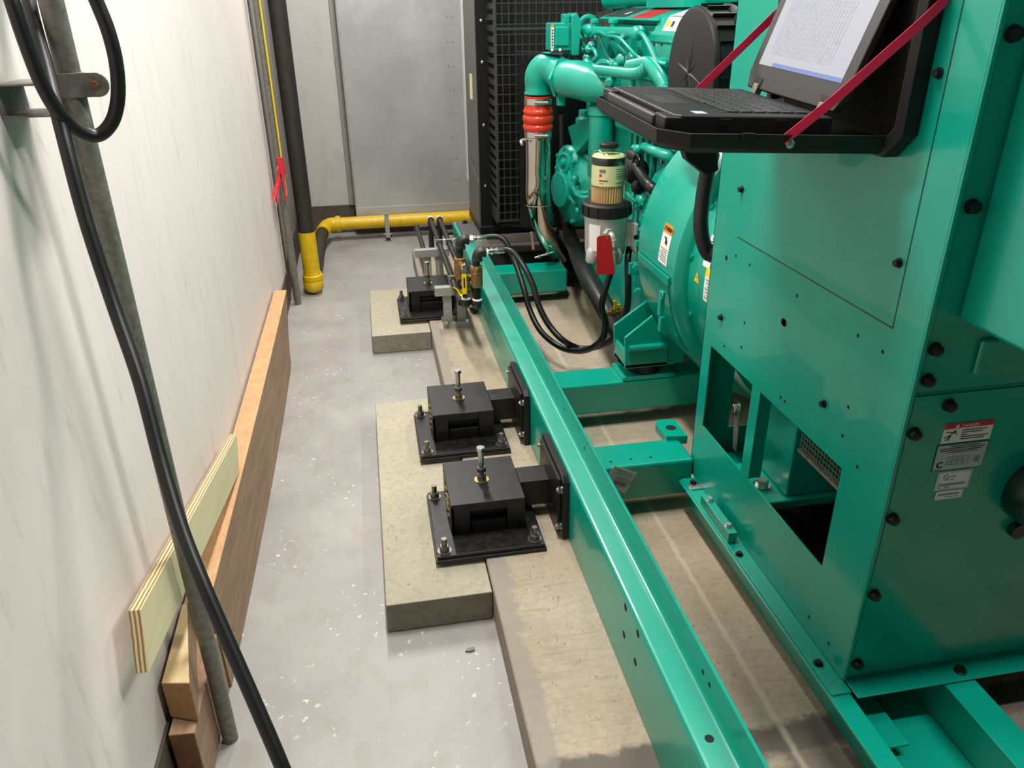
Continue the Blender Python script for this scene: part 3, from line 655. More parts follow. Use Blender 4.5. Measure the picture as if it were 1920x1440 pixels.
# second valve stack, a little farther, with the ball valve in front of it
bx_, by_ = .366, 3.385
t = thing('check_valve', (bx_, by_, .32), 'bronze check valve half hidden behind the yellow handled ball valve', 'valve', 'valve stacks on the fuel pipes')
MB().lathe((bx_, by_, .349), (0, 0, 1), [(.0165, 0), (.0165, .05)], 18).build('nipple', BLACK_M, t)
m = MB(); m.lathe((bx_, by_, .392), (0, 0, 1), [(.020, 0), (.027, .006), (.0275, .012), (.0275, .076), (.023, .080)], 24); m.hexa((bx_, by_, .470), (0, 0, 1), .030, .026); m.build('valve_body', BRASS, t, bevel=.001)
m = MB(); m.cyl((bx_, by_, .494), (bx_, by_, .55), .0165); elbow(m, (bx_ + .004, by_, .576), (0, 0, -1), (1, .05, 0), .0215, .040); m.build('upper_elbow', BLACKPIPE, t)
m = MB(); e2 = hose_end(m, (bx_ + .042, by_ + .002, .576), (1, .02, .02)); m.hexa((bx_ + .05, by_ + .002, .576), (1, .02, .02), .021, .014); m.build('hose_coupling', ZINC, t)
cx_, cy_ = .365, 3.190
t = thing('ball_valve', (cx_, cy_, .30), 'upright ball valve with a yellow vinyl lever handle and black elbow', 'valve')
m = MB(); elbow(m, (cx_, cy_, .335), (0, 1, 0), (0, 0, 1), .0175); m.build('lower_elbow', BLACKPIPE, t)
MB().lathe((cx_, cy_, .363), (0, 0, 1), [(.0185, 0), (.0205, .002), (.0205, .006), (.017, .009)], 20).build('joint_compound', WHITE, t)
m = MB(); m.cyl((cx_, cy_, .37), (cx_, cy_, .40), .0150); m.hexa((cx_, cy_, .395), (0, 0, 1), .021, .016); m.ball((cx_, cy_, .435), .022, 16); m.hexa((cx_, cy_, .455), (0, 0, 1), .021, .018); m.tube([(cx_, cy_, .47), (cx_ - .002, cy_ + .03, .485), (cx_ - .003, cy_ + .10, .49), (bx_, by_ - .03, .475)], .012, 12, 4); m.build('valve_body', BRASS, t)
m = MB(); hy = cy_ - .040; m.strap([(cx_ - .010, hy, .402), (cx_ - .009, hy, .490)], (.019, 0, 0), .007); m.mat(1); m.strap([(cx_ - .009, hy + .001, .486), (cx_ - .009, hy + .002, .512), (cx_ - .008, hy + .018, .524)], (.017, 0, 0), .003); m.hexa((cx_ - .008, hy + .010, .520), (0, -1, .2), .009, .010); m.cyl((cx_ - .008, hy + .01, .515), (cx_ - .004, cy_, .445), .006); m.mat(2).box(cx_ - .013, cx_ - .006, hy - .0041, hy - .0035, .43, .475); m.mat(3); m.strap([(cx_ - .010, hy - .0, .402), (cx_ - .010, hy + .001, .388)], (.016, 0, 0), .008); m.build('lever_handle', [YELLOW_H, ZINC, INK, BLACK_M], t, bevel=.001)
m = MB(); m.hexa((cx_ + .018, cy_ - .02, .475), (1, -.6, .2), .008, .012); m.ball((cx_ + .028, cy_ - .03, .478), .009, 10); m.hexa((cx_ - .002, cy_ - .01, .50), (0, 0, 1), .008, .012); m.ball((cx_ - .002, cy_ - .01, .52), .010, 10); m.hexa((cx_ + .03, cy_ + .02, .425), (1, 0, 0), .011, .01); m.build('bleed_fitting', ZINC, t)
m = MB(); m.strap([(.338, 3.385, .3545), (.352, 3.34, .354), (.358, 3.30, .348), (.360, 3.27, .340), (.360, 3.245, .326)], (.022, 0, -.010), .0012)
m.mat(1); m.strap([(.340, 3.375, .3565), (.351, 3.34, .3560), (.357, 3.305, .3505)], (.008, 0, -.004), .0006)
tag(m.build('pipe_marker', [YELLOWL, INK]), 'curled yellow marker label stuck on the left black pipe', 'marker label')

# ================================================================ FUEL FILTER
fx, fy = (0.8499,2.7500,0.9133)[0], 2.75
t = thing('fuel_filter', (fx, fy, .62), 'clear bowl fuel filter with grey cast head and red tag', 'fuel filter')
m = MB(); m.lathe((fx, fy, .668), (0, 0, 1), [(.050, -.03), (.055, -.01), (.074, 0), (.076, .02), (.080, .12), (.084, .145)], 36)
for a in (PI * 1.15, PI * 1.62, PI * .2): m.lathe((fx + .066 * math.cos(a), fy + .066 * math.sin(a), .640), (0, 0, 1), [(.020, 0), (.024, .01), (.022, .045), (.012, .06)], 14)
m.prism([(fx + .05, fy - .045, .80), (fx + .100, fy - .035, .780), (fx + .102, fy - .035, .69), (fx + .05, fy - .045, .70)], (0, .09, 0))
m.prism([(fx + .092, fy - .06, .785), (fx + .107, fy - .06, .785), (fx + .107, fy - .06, .665), (fx + .092, fy - .06, .685)], (0, .12, 0))
m.build('filter_head', CAST, t, bevel=.004)
m = MB(); m.lathe((fx - .02, fy - .03, .615), (0, 0, 1), [(.014, 0), (.016, .005), (.016, .03)], 14); m.cyl((fx + .099, fy - .058, .735), (fx + .099, fy - .064, .735), .009, seg=14); m.build('drain_plug', BLACK_M, t)
m = MB(); pr = []
for k in range(40): pass
m.lathe((fx, fy, .812), (0, 0, 1), [(.086, 0), (.0905, .004), (.0905, .042), (.082, .048), (.076, .048)], 40)
for k in range(14):
    a = 2 * PI * k / 14; m.bar((fx + .0905 * math.cos(a), fy + .0905 * math.sin(a), .816), (fx + .0905 * math.cos(a), fy + .0905 * math.sin(a), .853), .008, .008, (math.cos(a), math.sin(a), 0))
m.build('collar_nut', PLASTIC, t, bevel=.0008)
m = MB(); m.lathe((fx, fy, .860), (0, 0, 1), [(.0735, 0), (.0725, .02), (.0690, .145), (.066, .165), (.056, .182), (.036, .192), (.030, .194)], 44); m.build('clear_bowl', GLASS, t, smooth=50)
m = MB().lathe((fx, fy, 1.052), (0, 0, 1), [(.032, 0), (.034, .003), (.034, .013), (.028, .017)], 24); m.build('vent_cap', PLASTIC, t)
m = MB(); R_ = .058
m.mat(0); n = 72; rs = []
for z in (.862, .925): rs.append([(fx + (R_ - (.0 if k % 2 else .006)) * math.cos(2 * PI * k / n), fy + (R_ - (.0 if k % 2 else .006)) * math.sin(2 * PI * k / n), z) for k in range(n)])
m.rings(rs)
m.mat(1).lathe((fx, fy, .924), (0, 0, 1), [(.0595, 0), (.0595, .072)], 40); m.mat(2).lathe((fx, fy, .996), (0, 0, 1), [(.0600, 0), (.0600, .026)], 40); m.mat(1).lathe((fx, fy, 1.022), (0, 0, 1), [(.0590, 0), (.055, .006), (.02, .008)], 40)
def onarc(a0, a1, z0, z1, r):
    k = 6; A = [a0 + (a1 - a0) * i / k for i in range(k + 1)]
    ids = [[m.vert((fx + r * math.cos(a), fy + r * math.sin(a), z)) for a in A] for z in (z0, z1)]
    for i in range(k): m.face((ids[0][i], ids[0][i + 1], ids[1][i + 1], ids[1][i]))
D = lambda d: math.radians(d)
m.mat(3); onarc(D(222), D(232), .958, .968, .0599); onarc(D(221), D(254), .942, .947, .0599)
m.mat(4); onarc(D(222), D(245), .972, .984, .0599)
m.mat(5)
for i, z in enumerate((.934, .951, .958, .966, .975, .983)): onarc(D(282), D(316), z, z + .003, .0599)
onarc(D(222), D(240), .934, .936, .0599)
m.build('filter_cartridge', [PAPER, CREAM, BLACK_M, REDL, GREYINK, GREYINK], t)
m = MB()
A = [D(205 + 34 * i / 6) for i in range(7)]; ids = [[m.vert((fx + r * math.cos(a), fy + r * math.sin(a), z)) for a in A] for z, r in ((.69, .0790), (.79, .0822))]
for i in range(6): m.face((ids[0][i], ids[0][i + 1], ids[1][i + 1], ids[1][i]))
m.build('head_label', WHITE, t)
hx, hy_ = (0.8467,2.6550,0.7893)[0], 2.655
m = MB(); m.hexa((hx - .012, fy - .065, .762), (.2, -1, 0), .019, .022); elbow(m, (hx, hy_, .758), (-.2, 1, 0), (.05, 0, -1), .0125, .026); m.hexa((hx + .002, hy_, .733), (0, 0, -1), .018, .018); m.cyl((hx + .002, hy_, .715), (hx + .003, hy_, .700), .012); m.hexa((hx + .003, hy_, .70), (0, 0, -1), .017, .012); m.cyl((hx + .003, hy_, .688), (hx + .004, hy_, .635), .0155); m.build('hose_fitting', CAST, t, bevel=.0008)
a_, b_, c2, d2 = (0.7839,2.6400,0.7559), (0.8334,2.6400,0.7627), (0.8584,2.6400,0.6149), (0.7869,2.6400,0.6178)
m = MB().prism([(a_[0], a_[1], a_[2]), (a_[0] + .008, a_[1], b_[2]), b_, (b_[0] + .006, b_[1], b_[2] - .02), c2, d2], (0, -.0012, 0)); rt = m.build('red_tag', RED_TAG, t); rt['label'] = 'red plastic tag hanging from the fitting'
m = MB(); m.torus((b_[0] - .008, 2.639, b_[2] - .012), (0, 1, 0), .004, .0012, 12, 5); m.build('tag_eyelet', BRASS, rt)

# hoses from the valves to the filter
def S5(pts): return pts
h1 = [e2, (e2[0] + .02, e2[1], e2[2] + .002), (0.5589,3.3600,0.5770), (0.6027,3.3000,0.4857), (0.6254,3.2200,0.3930), (0.6375,3.1500,0.3168), (0.6647,3.0200,0.2521), (0.7212,2.9200,0.2191), (0.7691,2.8300,0.2333), (0.8059,2.7400,0.2797), (0.8340,2.6800,0.3475), (0.8422,2.6800,0.4089), (0.8217,2.6700,0.4752), (0.8267,2.6600,0.5379), (0.8496,2.6650,0.6159), (hx + .004, hy_, .645)]
m = MB().tube(h1, .0128, 16, 8); tag(m.build('fuel_hose', HOSE), 'black fuel hose looping from the far valve up to the filter fitting', 'hose', 'looping black fuel hoses')
h2 = [e1, (e1[0] + .02, e1[1], e1[2] + .001), (0.5670,3.1400,0.5750), (0.5987,3.0800,0.5325), (0.6271,3.0300,0.4672), (0.6486,2.9800,0.3771), (0.6835,2.9300,0.3076), (0.7291,2.8800,0.2615), (0.7962,2.8800,0.2219), (0.8475,2.8200,0.2473), (0.8970,2.7400,0.3156), (0.9191,2.7100,0.3890), (0.9339,2.7000,0.4557), (0.9326,2.7000,0.5571), (0.9326,2.7200,0.6352), (0.9463,2.7500,0.6799)]
m = MB().tube(h2, .0128, 16, 8); tag(m.build('fuel_hose', HOSE), 'black fuel hose from the nearer valve passing behind the engine mount', 'hose', 'looping black fuel hoses')
t = thing('drain_valve', (0.9176,2.7650,0.4156), 'small brass drain valve with a yellow tee handle by the black tube', 'valve')
p = Vector((0.9176,2.7650,0.4156))
m = MB(); m.cyl(p + Vector((-.05, 0, -.003)), p + Vector((.036, 0, .003)), .010); m.hexa(p + Vector((-.03, 0, 0)), (1, 0, 0), .017, .02); m.hexa(p + Vector((.012, 0, 0)), (1, 0, 0), .018, .025); m.cyl(p, p + Vector((0, 0, .02)), .007); m.cyl(p + Vector((-.05, 0, -.003)), p + Vector((-.052, -.02, -.02)), .008); m.build('valve_body', BRASS, t)
m = MB(); q = p + Vector((-.004, -.004, .028)); m.bar(q + Vector((-.014, 0, -.008)), q + Vector((.018, 0, .0)), .008, .016); m.bar(q + Vector((-.006, 0, 0)), q + Vector((-.012, 0, .022)), .008, .012); m.build('tee_handle', YELLOW_H, t, bevel=.002)

# ================================================================ CONTROL CABINET
t = thing('control_cabinet', (.88, 1.465, .225), 'tall green control cabinet standing at the right on the skid rails', 'cabinet')
cab = t
m = MB()
op1 = (1.580, 1.830, .412, .662); op2 = (1.186, 1.538, .414, .662)
m.mat(0).sheet('x', .880, .8835, (1.050, 1.885), (.226, 2.12), (op1, op2))
m.box(.8835, .915, 1.5405, 1.5445, .414, .662)            # turned-in flange of the divider
m.box(.880, .8835, 1.8815, 1.885, .226, 2.12)
m.box(.8835, .96, 1.8815, 1.885, .226, 2.12)
m.mat(1)
for q in ('a',):
    m.box(.8795, .8802, 1.1255, 1.1285, .988, 2.12); m.box(.8795, .8802, 1.1255, 1.749, .9862, .9892)
m.mat(2)
def xhole(q, r, sy=1.0):
    m.lathe((.8796, q[1], q[2]), (1, 0, 0), [(r, 0), (r, .0008)], 14, sc=sy)
for q in ((0.8800,1.7463,0.9402), (0.8800,1.6697,0.9399), (0.8800,1.4446,0.9391), (0.8800,1.6591,0.7945), (0.8800,1.7521,0.6934), (0.8800,1.6597,0.7290), (0.8800,1.4465,0.6931), (0.8800,1.4267,0.6926), (0.8800,1.2171,0.9376), (0.8800,1.1396,0.9373), (0.8800,1.2037,0.7921), (0.8800,1.2040,0.7277), (0.8800,1.1417,0.6932), (0.8800,1.1948,0.2664), (0.8800,1.1125,0.2661)):
    xhole(q, .0042)
xhole((0.8800,1.7969,0.9203), .0072); 
q = (0.8800,1.4808,0.8637); m.lathe((.8796, q[1], q[2]), (1, 0, 0), [(.013, 0), (.013, .0008)], 18, sc=.7); m.box(.8796, .8804, q[1] - .007, q[1] + .007, q[2] - .008, q[2] + .008)
m.build('side_panel', [GREEN, plain('dark_green_seam', srgb(0, 58, 46), .5), DARK], t, bevel=.0012)
m = MB(); m.sheet('y', 1.046, 1.0495, (.8905, 1.95), (.238, .8905), ()); fp = m.build('front_panel', GREEN, t, bevel=.0015)
m = MB(); m.box(.880, .8885, 1.0445, 1.0505, .226, 2.12); m.box(.8885, 1.95, 1.050, 1.0535, .8955, 2.12); m.box(.8885, 1.95, 1.0500, 1.054, .226, .8955); m.build('corner_post', GREEN, t, bevel=.003, seg=3)
m = MB(); m.box(.990, 1.95, 1.040, 1.0500, .925, .99); m.build('recess_rail', GREEN, t, bevel=.006)
m = MB(); m.box(.886, 1.95, 1.000, 1.052, .2225, .2262); m.build('base_flange', GREEN, t, bevel=.0015)
m = MB(); m.box(.8395, .8835, 1.018, 1.850, .2202, .2240); m.build('side_flange', GREEN, t, bevel=.0012)
m = MB(); m.box(.8425, .8665, 1.528, 1.712, .2240, .2560); sb = m.build('spacer_block', GREEN, t, bevel=.0012)
for yy in (1.559, 1.680):
    m = MB(); m.cyl((.8545, yy, .256), (.8545, yy, .258), .0105, seg=18); m.hexa((.8545, yy, .258), (0, 0, 1), .0088, .0075); m.build('bolt', ZINC, sb)
m = MB(); q = (0.8617,1.7979,0.2285); m.box(q[0] - .018, q[0] + .018, q[1] - .015, q[1] + .015, .2240, .2285); m.build('clip_plate', ZINC, t, bevel=.001)
for q, z in (((0.8694,1.8781,0.2240), .2240), ((0.8637,1.8150,0.2285), .2285), ((0.8521,1.4794,0.2240), .2240), ((0.8563,1.1018,0.2240), .2240)):
    m = MB(); m.cyl((q[0], q[1], z), (q[0], q[1], z + .002), .0105, seg=16); m.lathe((q[0], q[1], z + .002), (0, 0, 1), [(.0078, 0), (.0078, .004), (.006, .0065)], 12); m.build('black_bolt', BLACK_M, t)
# roof and hidden sides
m = MB(); m.box(.88, 1.95, 1.05, 1.885, 2.116, 2.12); m.box(1.947, 1.95, 1.05, 1.885, .226, 2.12); m.sheet('y', 1.876, 1.880, (.884, 1.947), (.228, 2.116), ((.984, 1.79, .371, 1.15),)); m.build('rear_panel', GREEN, t)
# black flange bolts
def nut_y(q, r=.0125):
    m = MB(); m.lathe((q[0], q[1], q[2]), (0, -1, 0), [(r, 0), (r, .0025), (r * .86, .003), (r * .80, .012), (r * .6, .0135)], 12); m.build('black_bolt', BLACK_M, cab)
for q in ((0.9072,1.0495,1.4610), (0.9099,1.0495,1.2180), (0.9067,1.0495,0.9782), (0.9065,1.0495,0.9210)): nut_y(q)
for q in ((0.9585,1.0460,0.8690), (0.9025,1.0460,0.8187), (0.9015,1.0460,0.6366), (0.9020,1.0460,0.4553), (0.9020,1.0460,0.2731)): nut_y(q)
q = (1.1374,1.0237,0.2262); m = MB(); m.lathe((q[0], q[1], .2262), (0, 0, 1), [(.013, 0), (.013, .002), (.010, .003), (.0095, .009)], 12); m.build('black_bolt', BLACK_M, t)
for q in ((0.8800,1.7861,0.7618), (0.8800,1.2815,0.7602), (0.8800,1.1459,1.1006), (0.8800,1.7544,1.1030), (0.8800,1.1456,1.4037)):
    m = MB(); m.lathe((.880, q[1], q[2]), (-1, 0, 0), [(.0090, 0), (.0090, .002), (.0066, .0025), (.0062, .009)], 12); m.build('black_bolt', BLACK_M, t)
# warning labels on the front panel
YF = 1.0452
def lab(x0, x1, z0, z1, d=0.0): return (x0, x1, YF - .0006 - d, YF - d, z0, z1)
m = MB()
m.mat(0).box(*lab(.9625, 1.0615, .790, .8295)); m.mat(1).box(*lab(.9625, 1.0615, .8195, .8295, .0004))
m.mat(0).text('DANGER', (.996, YF - .0012, .8212), (1, 0, 0), (0, 0, 1), .0088)
m.prism([(.984, YF - .0011, .8208), (.993, YF - .0011, .8208), (.9885, YF - .0011, .8282)], (0, -.0002, 0)); m.mat(1).text('!', (.9885, YF - .0014, .8215), (1, 0, 0), (0, 0, 1), .006, 'CENTER')
m.mat(2)
for p0, p1, w_ in (((.970, .795), (.983, .812), .0016), ((.983, .812), (.992, .807), .0016), ((.983, .812), (.988, .815), .003), ((.966, .801), (.976, .806), .0016), ((.968, .813), (.984, .811), .0014), ((.976, .795), (.979, .806), .0014)):
    m.bar((p0[0], YF - .0009, p0[1]), (p1[0], YF - .0009, p1[1]), .0004, w_, (0, 0, 1))
for i, (a, b) in enumerate(((1.000, 1.050), (1.000, 1.042), (1.000, 1.012), (1.000, 1.056), (1.000, 1.048))): m.box(a, b, YF - .0010, YF - .0004, .8135 - i * .0045, .8152 - i * .0045)
m.build('danger_label', [WHITE, REDL, INK], fp)
m = MB(); m.mat(1).box(*lab(.9585, 1.0625, .7315, .7870)); m.mat(0).box(*lab(.9600, 1.0610, .7330, .7855, .0003)); m.mat(2)
for i, (a, b) in enumerate(((.985, 1.045), (.966, 1.056), (.966, 1.052), (.980, 1.044))): m.box(a, b, YF - .0012, YF - .0005, .7815 - i * .0042, .7832 - i * .0042)
m.text('C', (.9640, YF - .0012, .7385), (1, 0, 0), (0, 0, 1), .0185); m.text('C', (.9648, YF - .0012, .7385), (1, 0, 0), (0, 0, 1), .0185); m.text('C', (.9656, YF - .0012, .7387), (1, 0, 0), (0, 0, 1), .0185)
m.box(.9625, .972, YF - .0012, YF - .0005, .7345, .7356)
m.mat(3)
for z in (.7425, .7480, .7535, .7590): m.box(.984, 1.030, YF - .0012, YF - .0005, z, z + .0008)
for x in (.984, .9945, 1.005, 1.0165, 1.0292): m.box(x, x + .0008, YF - .0012, YF - .0005, .7425, .7598)
for k in range(8): m.box(.987 + k * .0054, .9895 + k * .0054, YF - .0012, YF - .0005, .7445 + (k % 3) * .004, .7462 + (k % 3) * .004)
m.lathe((1.046, YF - .0004, .7505), (0, -1, 0), [(.0078, 0), (.0078, .0008), (.0068, .0008)], 24, caps=False); m.box(1.0425, 1.0495, YF - .0012, YF - .0005, .7465, .7545)
m.build('rating_label', [SILVERL, plain('navy_border', srgb(24, 60, 70), .4), INK, GREYINK], fp)
m = MB(); m.mat(0).box(*lab(.9755, 1.0450, .6875, .7280)); m.mat(1)
for a in (((.9775, 1.043), (.7255, .7260)), ((.9775, 1.043), (.6895, .6900)), ((.9775, .9780), (.6895, .7260)), ((1.0425, 1.043), (.6895, .7260))): m.box(a[0][0], a[0][1], YF - .0010, YF - .0005, a[1][0], a[1][1])
m.lathe((.9940, YF - .0004, .7155), (0, -1, 0), [(.0062, 0), (.0062, .0008), (.0050, .0008)], 24, caps=False); m.text('UL', (.9940, YF - .0010, .7133), (1, 0, 0), (0, 0, 1), .0058, 'CENTER')
for z, a, b in ((.7150, 1.002, 1.013), (.7085, 1.004, 1.010), (.7000, .981, 1.038), (.6970, .981, 1.036), (.6925, .981, .987), (.6925, .993, 1.005)): m.box(a, b, YF - .0010, YF - .0005, z, z + .0016)
m.build('listing_label', [WHITE, GREYINK], fp)
m = MB(); m.mat(0).box(*lab(.9815, 1.0375, .6665, .6852)); m.mat(1); 
for k in range(11): m.box(.9865 + k * .0040, .9893 + k * .0040, YF - .0010, YF - .0005, .6755, .6792)
m.box(1.002, 1.030, YF - .0010, YF - .0005, .6705, .6715); m.build('small_label', [WHITE, GREYINK], fp)
# breaker box standing out of the front
m = MB(); m.box(.935, 1.75, .900, 1.050, 1.028, 2.10); m.build('breaker_box', GREEN, t, bevel=.010, seg=4)
m = MB(); q = (0.9350,0.9060,1.0636); m.lathe((.9350, q[1], q[2]), (-1, 0, 0), [(.022, 0), (.022, .0006)], 24); m.build('knockout', GREEN, t)
m = MB(); m.lathe((1.196, 1.046, .665), (0, -1, 0), [(.070, 0), (.070, .03), (.062, .045), (.02, .05)], 32); m.cyl((1.178, 1.046, .575), (1.178, 1.03, .575), .016); m.build('cable_bushing', plain('dark_green_plastic', srgb(4, 40, 33), .3), t)

# ---- what shows through the two openings
t2 = thing('generator_end', (1.38, 1.5, .3), 'green generator bearing end seen through the cabinet openings', 'generator')
m = MB(); m.lathe((1.385, 1.22, .757), (0, 1, 0), [(.30, 0), (.37, .03), (.385, .07), (.385, .60), (.384, .672)], 56); m.build('stator_frame', GREEN, t2, smooth=25)
m = MB(); m.box(.958, 1.45, 1.482, 1.62, .388, .62); m.box(.895, 1.80, 1.468, 1.66, .36, .385); m.prism([(.958, 1.62, .62), (.958, 1.482, .62), (1.06, 1.482, .74), (1.06, 1.62, .74)], (.3, 0, 0)); gf = m.build('foot', GREEN, t2, bevel=.004)
q = (0.9240,1.5436,0.3860); m = MB(); m.lathe((q[0], q[1], .385), (0, 0, 1), [(.023, 0), (.023, .004), (.019, .004)], 24); m.hexa((q[0], q[1], .389), (0, 0, 1), .0165, .017); m.build('foot_bolt', ZINC, gf)
m = MB()
P0 = Vector((.950, 1.10, .690)); du = Vector((0, .345, 0)); dv = Vector((0, 0, -.142))
for k in range(29): u = k / 28; m.bar(P0 + du * u, P0 + du * u + dv, .0016, .0016)
for k in range(12): v_ = k / 11; m.bar(P0 + dv * v_, P0 + du + dv * v_, .0016, .0016)
m.bar(P0 + dv, P0 + dv + du, .012, .008); m.build('vent_mesh', GALV_D, t2)
m = MB(); m.box(.93, 1.90, 1.70, 1.85, .238, .30); m.build('base_channel', GREEN, t2, bevel=.004)
m = MB().box(.888, 1.94, 1.055, 1.874, .228, .236); m.build('interior_shade_sheet', DARK, t2)  # added black sheet stands in for the shade inside the cabinet
w0 = Vector((0.9350,1.7399,0.5047))
m = MB(); m.box(w0.x - .003, w0.x + .003, w0.y - .02, w0.y + .02, w0.z - .02, w0.z + .03); m.hexa(w0 + Vector((-.004, 0, .005)), (-1, 0, 0), .012, .010); m.build('earth_lug', ZINC, t2)
m = MB()
for k in range(5): m.tube([w0 + Vector((.002, -.006 + .004 * k, -.01)), w0 + Vector((.004, -.010 + .005 * k, -.06)), w0 + Vector((.01, -.004 + .004 * k, -.13))], .0035, 8, 4)
m.build('earth_strap', GALV_D, t2)

# ================================================================ LAPTOP SHELF
ex = Vector((1, 0, -.048)).normalized(); ez = Vector((0, 1, .045)).normalized(); up = ex.cross(ez).normalized(); ey = up.cross(ex)
LM = Matrix(((ex.x, ey.x, up.x, .470), (ex.y, ey.y, up.y, 1.200), (ex.z, ey.z, up.z, 1.290), (0, 0, 0, 1)))
t = thing('laptop_shelf', (.70, 1.42, 1.27), 'black plastic case lid mounted on the cabinet as a laptop shelf', 'shelf')
m = MB(); m.M = LM
# moulded tray with drafted walls and cut corners: outline rings
def ring(x0, x1, y0, y1, c, z): return [(x0 + c, y0, z), (x1, y0, z), (x1, y1, z), (x0 + c, y1, z), (x0, y1 - c, z), (x0, y0 + c, z)]
m.rings([ring(.006, .403, .014, .432, .036, 0), ring(-.006, .405, .004, .442, .042, .010), ring(-.010, .406, 0, .446, .042, .032), ring(-.006, .404, .006, .440, .040, .032), ring(-.003, .402, .010, .436, .038, .012)])
m.build('tray', PLASTIC, t, bevel=.0015)
m = MB(); m.M = Matrix.Translation((.8795, 1.165, 1.268))
def sring(y0, y1, z0, z1, c, x): return [(x, y0 + c, z0), (x, y1 - c, z0), (x, y1, z0 + c), (x, y1, z1 - c), (x, y1 - c, z1), (x, y0 + c, z1), (x, y0, z1 - c), (x, y0, z0 + c)]
m.rings([sring(.0, .47, 0, .52, .04, 0), sring(.0, .47, 0, .52, .04, -.028), sring(.014, .456, .014, .506, .035, -.034), sring(.022, .448, .022, .498, .03, -.030), sring(.028, .442, .028, .492, .03, -.005)])
m.build('back_shell', PLASTIC, t, bevel=.0015)
m = MB(); m.M = LM; m.lathe((.205, -.0005, .018), (0, -1, 0), [(.0075, 0), (.0075, .0015), (.005, .003)], 16); m.box(.199, .211, -.0040, -.0036, .0172, .0188); m.build('rivet', ZINC, t)
m = MB(); m.M = LM; m.box(.118, .140, -.004, .002, .020, .034); m.build('latch', PLASTIC, t)
m = MB(); m.strap([(.664, 1.203, 1.302), (.735, 1.186, 1.366), (.845, 1.158, 1.478), (.872, 1.157, 1.505), (.872, 1.157, 1.62)], (-.0100, .002, .0112), .0016); m.build('strap', RED_WEB, t)
m = MB(); m.strap([(.672, 1.634, 1.322), (.74, 1.634, 1.385), (.855, 1.63, 1.492), (.872, 1.628, 1.51), (.872, 1.626, 1.62)], (-.0100, .002, .0112), .0016); m.build('strap', RED_WEB, t)
m = MB(); m.prism([(0.6523,1.5800,1.2290), (0.7261,1.5800,1.2260), (0.7343,1.5800,1.1848), (0.7076,1.5800,1.1748), (0.6599,1.5800,1.2102)], (0, .03, 0)); m.build('support_bracket', PLASTIC, t, bevel=.003)

t = thing('laptop', (.62, 1.42, 1.31), 'black rugged laptop with carry handle open on the shelf', 'laptop')
LB = LM.copy(); 
m = MB(); m.M = LB
y0, y1 = .046, .402; z0, z1 = .0135, .053
m.prism([(.032, y0 + .0, z0), (.302, y0, z0), (.302, y1, z0), (.032, y1, z0), (.020, y1 - .012, z0), (.020, y0 + .012, z0)], (0, 0, z1 - z0))
m.box(.004, .036, y0 + .0, y0 + .052, z0 + .002, z1 - .003); m.box(.004, .036, y1 - .052, y1, z0 + .002, z1 - .003)
m.build('base', PLASTIC, t, bevel=.004, seg=3)
m = MB(); m.M = LB; m.box(-.001, .013, y0 + .045, y1 - .045, z0 + .012, z1 - .006); m.build('carry_handle', PLASTIC_G, t, bevel=.005, seg=3)
m = MB(); m.M = LB
m.lathe((.0145, y0 - .0004, .034), (0, -1, 0), [(.006, 0), (.006, .0006)], 14, sc=1.5)
m.build('lock_slot', BLACK_M, t)
for a, b, c, d in ((.098, .118, .036, .048), (.196, .216, .036, .048)):
    m = MB(); m.M = LB; m.box(a, b, y0 - .0012, y0 + .001, c, d); m.build('port_cover', BLACK_M, t, bevel=.001)
for a in (.070, .115, .150, .190, .238):
    m = MB(); m.M = LB; m.box(a, a + .024, y0 - .0016, y0 + .001, z0 + .001, z0 + .010); m.build('side_latch', PLASTIC_G, t, bevel=.001)
m = MB(); m.M = LB; m.box(.110, .270, y0 + .028, y1 - .028, z1 - .0005, z1 + .0004); m.box(.075, .078, y0 + .12, y0 + .24, z1 - .0005, z1 + .0006); kd = m.build('keyboard_deck', BLACK_M, t)
for r in range(6):
    for k in range(15):
        if r == 5 and 4 < k < 10: continue
        m = MB(); m.M = LB; yy = y0 + .034 + k * .0193; xx = .262 - r * .0252
        m.box(xx - .0105, xx + .0105, yy, yy + .0165, z1 + .0004, z1 + .0024)
        if r == 0 and k == 0: key0 = m.build('key', PLASTIC_G, kd, bevel=.0008)
        else:
            kk = key0.copy(); COL.objects.link(kk); kk.parent = kd
            d = LB.to_3x3() @ Vector((-r * .0252, k * .0193, 0)); kk.location = key0.location + d
m = MB(); m.M = LB; m.box(.134 - .0105, .134 + .0105 - 0.0, y0 + .034 + 5 * .0193, y0 + .034 + 9 * .0193 + .0165, z1 + .0004, z1 + .0024); m.build('space_bar', PLASTIC_G, kd, bevel=.0008)
m = MB(); m.M = LB; m.box(.045, .095, y0 + .125, y0 + .225, z1 - .0003, z1 + .0005); m.build('touchpad', PLASTIC_G, t, bevel=.0004)
m = MB(); m.M = LB; m.box(.062, .083, y0 + .015, y0 + .04, z1 - .0002, z1 + .0006); m.build('sticker', SILVERL, t)
